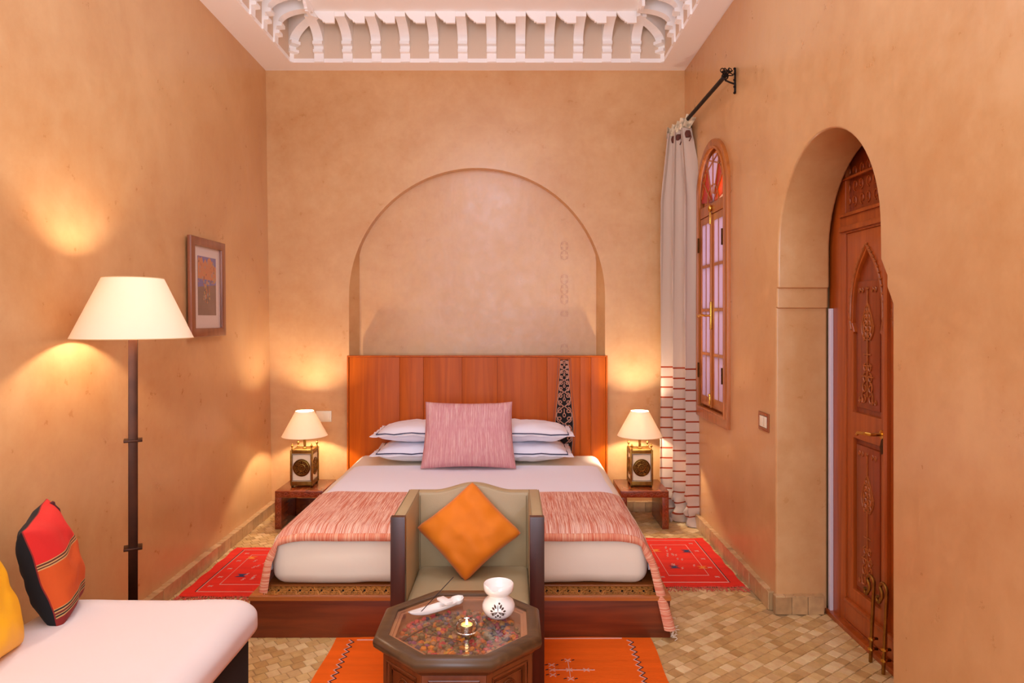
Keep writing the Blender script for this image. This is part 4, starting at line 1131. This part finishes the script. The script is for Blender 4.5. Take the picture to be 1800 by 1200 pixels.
for ang_, r0_, r1_ in ((62, .009, .021), (118, .009, .021), (35, .010, .019), (145, .010, .019), (5, .013, .021), (175, .013, .021), (270, .006, .015), (250, .013, .019), (290, .013, .019), (210, .012, .019), (330, .012, .019), (80, .018, .023)):
    a = math.radians(ang_); leafm(r0_*cos(a), -.002+r0_*sin(a), r1_*cos(a), -.002+r1_*sin(a), .0028)
obj('cut_out_motif', m, simple('cut_out_dark', (70, 44, 26), .7), root)

# incense boat
L0 = Vector((-.325, 2.150, 0)); L1 = Vector((-.165, 2.285, 0)); dirv = (L1-L0); LL = dirv.length; yaw = math.atan2(dirv.y, dirv.x)
root = thing('incense_boat', 'long white ceramic incense boat with a cross block on the table glass', 'incense holder', (L0.x, L0.y, GT), rz=yaw)
def boat(inner_):
    def g(u, v):
        x = LL*u; wd = (.022*(sin(pi*min(1, (.02+u*.98))**1.25)**.55)+.002)*(1 if not inner_ else .80)
        if u > .85: wd = .023*sqrt(max(0, 1-((u-.85)/.15)**2))*(1 if not inner_ else .8)+.0005
        rise = .014+.012*(1-u)**3+.010*u**4; a = pi*v
        y = -wd*cos(a); z = rise-(rise-.001 if not inner_ else rise-.005)*min(1, u/.3+.02)**.6*sin(a)**.7
        return (x if not inner_ else .004+x*.965, y, z)
    return g
m = MB(); m.grid(boat(False), 30, 12); m.grid(boat(True), 30, 12)
N1 = 31*13
for j in (0, 12):
    for i in range(30): m.f.append([j*31+i, j*31+i+1, N1+j*31+i+1, N1+j*31+i]); m.m.append(0)
m.uv = {}; obj('boat', m, M_ceramic, root, True, ang=60)
m = MB(); m.box(LL*.66-.013, LL*.66+.013, -.026, .030, .021, .029, .002); obj('cross_block', m, M_ceramic, root, True)
m = MB((-.30, 2.17, GT+.012)); m.tube([(-.297, 2.170, GT+.010), (-.190, 2.215, GT+.112)], .0013, 6)
tag(obj('incense_stick', m, simple('incense', (46, 26, 22), .8), None, True), 'thin dark incense stick rising at a slant from the white boat', 'incense stick')

# tealight in a round glass
cx_, cy_ = -.137, 2.065
root = thing('tealight_holder', 'round clear glass tealight holder on the front of the octagonal glass top', 'candle holder', (cx_, cy_, GT))
gm = bpy.data.materials.new('clear_glass'); gm.use_nodes = True; pb = gm.node_tree.nodes['Principled BSDF']; pb.inputs['Transmission Weight'].default_value = 1; pb.inputs['Roughness'].default_value = .02; pb.inputs['IOR'].default_value = 1.45; pb.inputs['Base Color'].default_value = (1, .97, .93, 1)
m = MB(); m.lathe([(.020, 0), (.029, .004), (.033, .014), (.032, .026), (.026, .036), (.0235, .034), (.029, .025), (.029, .014), (.025, .009), (0, .008)], n=36); obj('glass_bowl', m, gm, root, True)
tl = thing('tealight', 'lit tealight candle in its tin cup inside the round glass holder', 'candle', (cx_, cy_, GT+.0095))
m = MB(); m.lathe([(.0185, 0), (.0190, .016), (.0182, .016), (.0180, .003), (0, .003)], n=28); obj('tin_cup', m, simple('tin', (214, 196, 170), .25, 1), tl, True)
m = MB(); m.lathe([(.0178, .003), (.0178, .011), (0, .0105)], n=24); wm = simple('wax', (250, 214, 160), .4); wm.node_tree.nodes['Principled BSDF'].inputs['Subsurface Weight'].default_value = .3; obj('wax', m, wm, tl, True)
m = MB(); m.tube([(0, 0, .010), (.0005, 0, .016)], .0008, 5); obj('wick', m, M_dark, tl)
m = MB(); m.lathe([(0, .014), (.0028, .018), (.0034, .022), (.0022, .029), (.0008, .035), (0, .037)], n=12); obj('flame', m, emis('flame', (255, 206, 120), 60), tl, True)
pt('flame_light', (0, 0, .03), .22, (1, .62, .26), .006, tl)

# ------------------------------------------------ daybed at the left
SX0, SX1, SY0, SY1 = -1.635, -.915, .55, 2.475
root = thing('daybed', 'white upholstered daybed on a black base along the left wall', 'daybed', ((SX0+SX1)/2, 1.5, 0))
o = ((SX0+SX1)/2, 1.5, 0)
m = MB(o); rbox(m, SX0, SX1, SY0, SY1, .30, .452, (.075, .06, .06), .005, 9, .012, 40); obj('mattress_pad', m, M_daybed, root, True, ang=80)
m = MB(o); m.box(SX0+.02, SX1-.022, SY0+.02, SY1-.04, .03, .31, .01); obj('base', m, M_black, root, True)
for x in (SX0+.06, SX1-.12):
    for y in (SY0+.06, SY1-.12): m = MB(o); m.box(x, x+.05, y, y+.05, 0, .04, .004); obj('foot', m, M_black, root)


# daybed cushions
M_rust = simple('rust_cloth', (196, 74, 10), .85, bump=.3, bscale=160, spec=.2); M_redc = simple('red_cloth', (196, 24, 18), .8, bump=.3, bscale=160, spec=.2)
def uvbands(name):
    m_, nt, b = nmat(name); N = nt.nodes.new; Lk = nt.links.new
    uv = N('ShaderNodeUVMap'); sp_ = N('ShaderNodeSeparateXYZ'); Lk(uv.outputs[0], sp_.inputs[0])
    r = N('ShaderNodeValToRGB'); r.color_ramp.interpolation = 'CONSTANT'; e = r.color_ramp.elements
    bands = [(0, (130, 28, 22)), (.12, (190, 150, 90)), (.13, (40, 20, 20)), (.145, (190, 150, 90)), (.155, (110, 30, 20)), (.175, (190, 150, 90)), (.185, (40, 20, 20)), (.20, (190, 150, 90)), (.21, (200, 78, 14)), (.60, (196, 150, 90)), (.61, (90, 30, 20)), (.625, (196, 150, 90)), (.635, (90, 30, 20)), (.65, (196, 150, 90)), (.66, (206, 30, 22))]
    e[0].position = 0; e[0].color = lin(bands[0][1]); e[1].position = bands[-1][0]; e[1].color = lin(bands[-1][1])
    for p, c in bands[1:-1]: x = e.new(p); x.color = lin(c)
    Lk(sp_.outputs[1], r.inputs[0]); Lk(r.outputs[0], b.inputs['Base Color']); b.inputs['Roughness'].default_value = .85
    n = N('ShaderNodeTexNoise'); n.inputs['Scale'].default_value = 60; bp = N('ShaderNodeBump'); bp.inputs['Strength'].default_value = .3; bp.inputs['Distance'].default_value = .003
    Lk(n.outputs[0], bp.inputs['Height']); Lk(bp.outputs[0], b.inputs['Normal']); return m_
def daycushion(name, label, loc, rot, w_, h_, t_, mats, seed, split=True, uvs=None):
    root = thing(name, label, 'cushion', loc)
    m = MB(); pillow_mesh(m, w_, h_, t_, .003, seed, ear=.03, n=30)
    half = len(m.f)
    for k in m.uv: m.uv[k] = [(a/w_, b/h_) for a, b in m.uv[k]]
    if split:
        nt_ = 30*30
        for i in range(nt_, 2*nt_): m.m[i] = 1
    m.xf(rot); o_ = obj('cover', m, mats, root, True, ang=80)
    return root
# striped red cushion: standing on its edge, face toward +X and the camera
Rr = T(.01, 0, .181) @ R(math.radians(112), 'Z') @ R(math.radians(76), 'X') @ R(math.radians(6), 'Z')
rc = daycushion('striped_cushion', 'red and rust striped cushion with black back and dark tassel, leaning on the left wall', (-1.575, 2.32, .44), Rr, .295, .36, .145, [uvbands('striped_cushion_cloth'), M_black], 33)
m = MB(); base = Rr @ Vector((.130, .166, .01))
for k in range(26):
    a = rnd.uniform(0, tau); r_ = rnd.uniform(.002, .012); p = base+Vector((0.02, 0, 0)); q = [p, p+Vector((r_*cos(a)+.01, r_*sin(a), -.02)), p+Vector((.018+r_*1.4*cos(a), r_*1.6*sin(a), -.062-rnd.uniform(0, .02)))]
    m.tube(q, .0016, 4)
m.sphere(tuple(base+Vector((.015, 0, 0))), .010, sub=1); obj('tassel', m, simple('maroon_thread', (70, 14, 22), .9), rc, True)
Ry = T(.0, 0, .165) @ R(math.radians(95), 'Z') @ R(math.radians(72), 'X')
daycushion('yellow_cushion', 'plain yellow satin cushion at the left picture edge on the daybed', (-1.545, 1.93, .44), Ry, .34, .33, .15, [M_yellow, M_yellow], 44)

# ------------------------------------------------ rugs
def rug(name, label, x0, x1, y0, y1, mat, seed, taper=0, amp=.002, group=None):
    root = thing(name, label, 'rug', ((x0+x1)/2, (y0+y1)/2, 0), group)
    o = ((x0+x1)/2, (y0+y1)/2, 0)
    zf = lambda x, y: .008+amp*(1+noise.noise(Vector((x*5+seed, y*5, 0))))
    m = MB(o); m.grid(lambda u, v: (x0+(x1-x0)*u+.004*sin(v*23+seed), y0+(y1-y0)*v+.004*sin(u*19+seed), zf(x0+(x1-x0)*u, y0+(y1-y0)*v)), 40, 40, uvs=(x1-x0, y1-y0), thick=.006)
    obj('cloth', m, mat, root, True, ang=80)
    return root, o, zf
def redmat(name, c):
    return simple(name, c, .92, bump=.5, bscale=60, var=.10, vscale=3, stretch=(.4, 6, 1), spec=.15)
Mth = simple('pale_thread', (224, 170, 150), .9); Mbl = simple('blue_wool', (52, 50, 84), .9); Myw = simple('yellow_wool', (236, 130, 30), .9); Mdk = simple('dark_thread', (56, 22, 26), .9)
def lines(root, o, zf, name, segs, mat, r=.0022, kind=None):
    m = MB(o)
    for sg in segs: m.tube([(x, y, zf(x, y)+.0012) for x, y in sg], r, 4)
    obj(name, m, mat, root, kind=kind)
def motif(root, o, zf, cx, cy, s, mat):
    m = MB(o)
    for sg in (-1, 1):
        vs = [(cx-s, cy+sg*s*.65, 0), (cx+s, cy+sg*s*.65, 0), (cx+s*.25, cy, 0), (cx-s*.25, cy, 0)]
        vs = [(x, y, zf(x, y)+.0016) for x, y, _ in vs]; m.add(vs, [(0, 1, 2, 3)])
    m.box(cx-s*.3, cx+s*.3, cy-s*.14, cy+s*.14, zf(cx, cy), zf(cx, cy)+.002)
    obj('woven_motif', m, mat, root)
def redrug(name, label, x0, x1, y0, y1, sg, seed):
    root, o, zf = rug(name, label, x0, x1, y0, y1, redmat('red_wool', (226, 52, 36)), seed)
    e = .07
    lines(root, o, zf, 'border_line', [[(x0+e, y0+.05), (x0+e, y1-.05), (x1-e, y1-.05), (x1-e, y0+.05), (x0+e, y0+.05)]], Mth, .002)
    lines(root, o, zf, 'inner_line', [[(x0+.15, y0+.15), (x0+.15, y1-.14), (x1-.15, y1-.14), (x1-.15, y0+.15), (x0+.15, y0+.15)]], Mth, .0016)
    lines(root, o, zf, 'dark_line', [[(x0+e-.006, y0+.05), (x0+e-.006, y1-.05)], [(x1-e+.006, y0+.05), (x1-e+.006, y1-.05)]], Mdk, .002)
    cxm = (x0+x1)/2
    motif(root, o, zf, cxm-.05, y0+.28, .032, Mbl); motif(root, o, zf, cxm+.11, y0+.27, .03, Myw)
    motif(root, o, zf, cxm+.09, y0+.55, .034, Mbl); motif(root, o, zf, cxm-.10, y0+.56, .032, Myw)
    rq = random.Random(seed)
    segs = []
    for k in range(16):
        a, b = rq.uniform(x0+.2, x1-.2), rq.uniform(y0+.2, y1-.2); segs.append([(a, b), (a+.012, b+.012), (a+.002, b+.02), (a+.014, b+.03)])
    for k in range(5):
        for xx in (x0+.11, x1-.11):
            b = y0+.12+(y1-y0-.24)*k/4; segs.append([(xx-.012, b), (xx+.012, b+.014), (xx-.012, b+.014), (xx+.012, b)])
    lines(root, o, zf, 'small_stitching', segs, Mth, .0014, 'stuff')
    m = MB(o)
    for k in range(70):
        x = x0+(x1-x0)*k/69; q = [(x, y0+.004, .008)]; dx = rq.uniform(-.025, .035); Lf = rq.uniform(.03, .065)
        for j in range(1, 5): q.append((x+dx*j/4+.004*sin(j*2+k), y0-Lf*j/4, .004))
        m.tube(q, .002, 4)
    for k in range(14):
        y = y0; m.tube([(x0+.01, y, .008), (x0-.012+.003*k % .02, y-.01*(k % 4), .005)], .0018, 4)
    obj('fringe', m, simple('rug_fringe', (206, 92, 70), .9), root, kind='stuff')
redrug('red_rug', 'red flatwoven rug with small dark blue and yellow motifs, left of the bed', -1.735, -1.20, 3.55, 4.30, 1, 3)
redrug('red_rug', 'bright red flatwoven rug with fringed front edge, right of the bed', .73, 1.255, 3.68, 4.485, -1, 8)
x0, x1, y0, y1 = -.795, .625, 1.3, 3.09
root, o, zf = rug('orange_rug', 'orange flatwoven rug with zigzag side borders, under the octagonal table and armchair', x0, x1, y0, y1, redmat('orange_wool', (232, 96, 18)), 5, amp=.0012)
def zig(x, s): return [(x+s*(.011 if k % 2 else -.011), y1-.03-.022*k) for k in range(int((y1-y0-.06)/.022))]
for xz in (x0+.075, x1-.10):
    lines(root, o, zf, 'zigzag_border', [zig(xz, 1)], Mth, .0022); lines(root, o, zf, 'dark_zigzag', [[(p[0]+.006, p[1]+.002) for p in zig(xz, 1)]], Mdk, .0018)
lines(root, o, zf, 'end_border', [[(x0+.10, y1-.03), (x1-.13, y1-.012)]], Mth, .003)
segs = []; sd_ = []
for cx, cy in ((-.47, 2.86), (.235, 2.80), (.165, 2.84), (.235, 2.88), (.165, 2.76), (.305, 2.80), (.165, 2.80), (.235, 2.73), (-.47, 2.5), (.3, 2.4)):
    for sx in (-1, 1): segs.append([(cx-.012*sx, cy-.012), (cx+.012*sx, cy+.012)])
    sd_.append([(cx-.028, cy), (cx-.016, cy+.004)]); sd_.append([(cx+.016, cy), (cx+.028, cy+.004)])
segs += [[(.165, 2.80), (.34, 2.80)], [(.235, 2.88), (.235, 2.74)]]
lines(root, o, zf, 'cross_stitches', segs, Mth, .0018, 'stuff'); lines(root, o, zf, 'dark_stitches', sd_, Mdk, .0018, 'stuff')

# ------------------------------------------------ curtain and rod
rod = thing('curtain_rod', 'black wrought-iron curtain rod with curled finial, on the right wall above the window', 'curtain rod', (1.24, 4.45, 2.86))
o = (1.24, 4.45, 2.86)
m = MB(o); m.tube([(1.24, 3.95, 2.862), (1.24, 5.10, 2.858)], .013, 10); obj('pole', m, M_iron, rod, True)
for y in (3.975, 4.95):
    m = MB(o); m.tube([(1.298, y, 2.76), (1.298, y, 2.91)], .006, 6)
    for q in (2.765, 2.80, 2.84, 2.875, 2.905): m.sphere((1.296, y, q), .009, sub=1)
    m.tube([(1.298, y, 2.815), (1.27, y, 2.825), (1.24, y, 2.838)], .005, 6)
    m.tube([(1.24+.018*cos(a), y, 2.86+.018*sin(a)) for a in [tau*i/12 for i in range(12)]], .004, 5, closed=True)
    obj('bracket', m, M_iron, rod, True)
m = MB(o)
for k in range(5):
    a = pi*k/4-.3; d = Vector((cos(a), 0, sin(a)))
    pts = [Vector((1.24, 3.96, 2.862))+Vector((0, -.05*t_, 0))+d*.030*sin(pi*t_)*(1+.3*t_) for t_ in [i/8 for i in range(9)]]
    m.tube(pts, .0032, 5)
for sgn in (-1, 1): m.tube([(1.24+sgn*(.002+p[0]), 3.955, 2.87+p[1]) for p in spiral(.018, .02, .018, -pi, 1, 1.2, 12)], .003, 5)
m.sphere((1.24, 3.90, 2.862), .009, sub=1); obj('finial', m, M_iron, rod, True)
ct = thing('curtain', 'long linen curtain with rust stripes on its lower part, bunched beside the arched window', 'curtain', (1.19, 4.9, 0))
o = (1.19, 4.9, 0)
mc, nt, b = nmat('striped_linen'); N = nt.nodes.new; Lk = nt.links.new
uv = N('ShaderNodeUVMap'); sx_ = N('ShaderNodeSeparateXYZ'); Lk(uv.outputs[0], sx_.inputs[0])
mm = N('ShaderNodeMath'); mm.operation = 'MODULO'; mm.inputs[1].default_value = .0735
a1 = N('ShaderNodeMath'); a1.operation = 'SUBTRACT'; a1.inputs[1].default_value = -.0735*20-.0
sb = N('ShaderNodeMath'); sb.operation = 'SUBTRACT'; sb.inputs[0].default_value = 1.098+.0735*20; Lk(sx_.outputs[1], sb.inputs[1]); Lk(sb.outputs[0], mm.inputs[0])
lt = N('ShaderNodeMath'); lt.operation = 'LESS_THAN'; lt.inputs[1].default_value = .011; Lk(mm.outputs[0], lt.inputs[0])
l2 = N('ShaderNodeMath'); l2.operation = 'LESS_THAN'; l2.inputs[1].default_value = 1.10; Lk(sx_.outputs[1], l2.inputs[0])
ml = N('ShaderNodeMath'); ml.operation = 'MULTIPLY'; Lk(lt.outputs[0], ml.inputs[0]); Lk(l2.outputs[0], ml.inputs[1])
mx = N('ShaderNodeMix'); mx.data_type = 'RGBA'; mx.inputs[6].default_value = lin((200, 176, 156)); mx.inputs[7].default_value = lin((150, 58, 30)); Lk(ml.outputs[0], mx.inputs[0])
Lk(mx.outputs[2], b.inputs['Base Color']); b.inputs['Roughness'].default_value = .9; b.inputs['Specular IOR Level'].default_value = .2
n_ = N('ShaderNodeTexNoise'); n_.inputs['Scale'].default_value = 240; bp = N('ShaderNodeBump'); bp.inputs['Strength'].default_value = .25; bp.inputs['Distance'].default_value = .002
Lk(n_.outputs[0], bp.inputs['Height']); Lk(bp.outputs[0], b.inputs['Normal'])
def curt(u, v):
    z = 2.80*v+.006
    # mean line, folds perpendicular to it
    lo = max(0, 1-z/.35); hi = max(0, (z-2.3)/.5)
    A = Vector((1.135+.03*hi+.05*0, 5.02, 0)); B = Vector((1.285-.045*hi, 4.735+.10*hi, 0))
    A.x -= .02*(1-v); c = A.lerp(B, u); t_ = (B-A).normalized(); nrm = Vector((t_.y, -t_.x, 0))
    if nrm.y > 0: nrm = -nrm
    amp = .056*(1-.5*hi); ph = u*tau*2.6+.5+.25*sin(z*1.3)
    off = amp*sin(ph)+.008*sin(u*tau*8+z*2)
    off += lo*.05*noise.noise(Vector((u*9, z*14, 2)))
    p = c+nrm*off+t_*(.020*sin(2*ph)*.6)
    if lo > 0: p += Vector((noise.noise(Vector((u*10, z*16, 8))), noise.noise(Vector((u*10, z*16, 18))), 0))*.045*lo; z += .02*lo*noise.noise(Vector((u*14, z*10, 4)))
    return Vector((p.x, p.y, max(z, .004)))
m = MB(o); m.grid(curt, 110, 110, uvs=(1, 2.8), thick=.003); obj('cloth', m, mc, ct, True, ang=80)
M_tie = simple('dark_tie', (92, 44, 30), .8)
mband = simple('header_print', (206, 184, 150), .9, var=.5, vscale=35)
for k in range(5):
    t_ = k/4; c = Vector((1.165, 5.04, 2.80)).lerp(Vector((1.245, 4.83, 2.83)), t_)
    m = MB(o); Mf = T(*c) @ R(rnd.uniform(-.3, .3), 'Z') @ R(.25+rnd.uniform(-.1, .2), 'Y')
    m.grid(lambda u, v: Mf @ Vector(((u-.5)*(.052+.02*v), .010*sin(u*pi*2+k)-.012, -.03+.085*v)), 10, 6, thick=.003); obj('header_flap', m, mband, ct, True)
    m = MB(o); Mf2 = T(c.x-.004, c.y-.012, 2.755)
    m.lathe([(.016, -.024), (.020, -.010), (.022, .0), (.019, .012), (.015, .022)], n=10, M=Mf2)
    m.tube([Mf2 @ Vector((.01, -.018, 0)), Mf2 @ Vector((.016, -.026, -.03)), Mf2 @ Vector((.004, -.022, -.058))], .004, 5); obj('tie', m, M_tie, ct, True)

# ------------------------------------------------ picture on the left wall
y0, y1, z0, z1 = 3.80, 4.265, 1.345, 1.918
xw = lambda y, z: wl(y, z)
root = thing('framed_picture', 'brown-framed desert village painting with a white mount on the left wall behind the lamp', 'picture', (wl(4.03, 1.63)+.01, 4.03, 1.63))
o = (wl(4.03, 1.63)+.01, 4.03, 1.63); X = wl(4.03, 1.63)+.012
m = MB(o); m.plate([(y0, z0), (y1, z0), (y1, z1), (y0, z1)], [[(y0+.05, z0+.05), (y1-.05, z0+.05), (y1-.05, z1-.05), (y0+.05, z1-.05)]], .028, .008, T(X, 0, 0) @ WYZ); obj('frame', m, wood('frame_wood', (122, 66, 40), (152, 88, 56), .3, 2), root, True)
m = MB(o); m.box(X, X+.010, y0+.045, y1-.045, z0+.045, z1-.045); obj('mount', m, simple('mount_card', (226, 206, 196), .7), root)
ya, yb, za, zb = y0+.11, y1-.11, z0+.125, z1-.105
m = MB(o); m.box(X+.010, X+.011, ya, yb, za, zb); m.add([(X+.0113, ya, zb-.18), (X+.0113, yb, zb-.16), (X+.0113, yb, zb), (X+.0113, ya, zb)], [(0, 1, 2, 3)], 1)
def poly(pts, mi, l): m.add([(X+.0113+l, ya+(yb-ya)*p[0], za+(zb-za)*p[1]) for p in pts], [tuple(range(len(pts)))], mi)
poly([(0, .62), (1, .60), (1, .84), (.82, .88), (.66, 1.0), (.55, .97), (.48, .9), (.40, .97), (.30, .88), (.22, .99), (.12, .96), (.05, 1.0), (0, .92)], 2, .0004)
rp = random.Random(9)
for k in range(60):
    a, b_ = rp.uniform(.02, .95), rp.uniform(.52, .9); s = rp.uniform(.02, .06)
    poly([(a, b_), (a+s, b_+rp.uniform(-.02, .02)), (a+s*.8, b_+s*1.1), (a+s*.1, b_+s*.9)], rp.choice([2, 3, 4, 5, 6]), .0006+.0001*(k % 5))
for k in range(40):
    a, b_ = .42+rp.uniform(-.14, .2), rp.uniform(.2, .56); s = rp.uniform(.02, .06)
    poly([(a, b_), (a+s, b_+.01), (a+s*.6, b_+s*1.3), (a-.01, b_+s)], rp.choice([2, 3, 4, 5, 6]), .0006+.0001*(k % 5))
obj('painting', m, [simple('ochre_shadow', (118, 84, 76), .6, var=.15, vscale=20), simple('paint_blue', (104, 96, 158), .6), simple('paint_orange', (206, 120, 72), .6), simple('paint_rust', (170, 84, 52), .6), simple('paint_grey', (150, 140, 140), .6), simple('paint_dark', (80, 56, 60), .6), simple('paint_ochre', (190, 140, 70), .6)], root)
m = MB(o); m.box(X+.0135, X+.0145, y0+.048, y1-.048, z0+.048, z1-.048); obj('glazing', m, glass_mat('picture_glass', gl=.02), root)
for ob in (root,): ob.rotation_euler = (0, math.radians(-0.6), math.radians(.6))
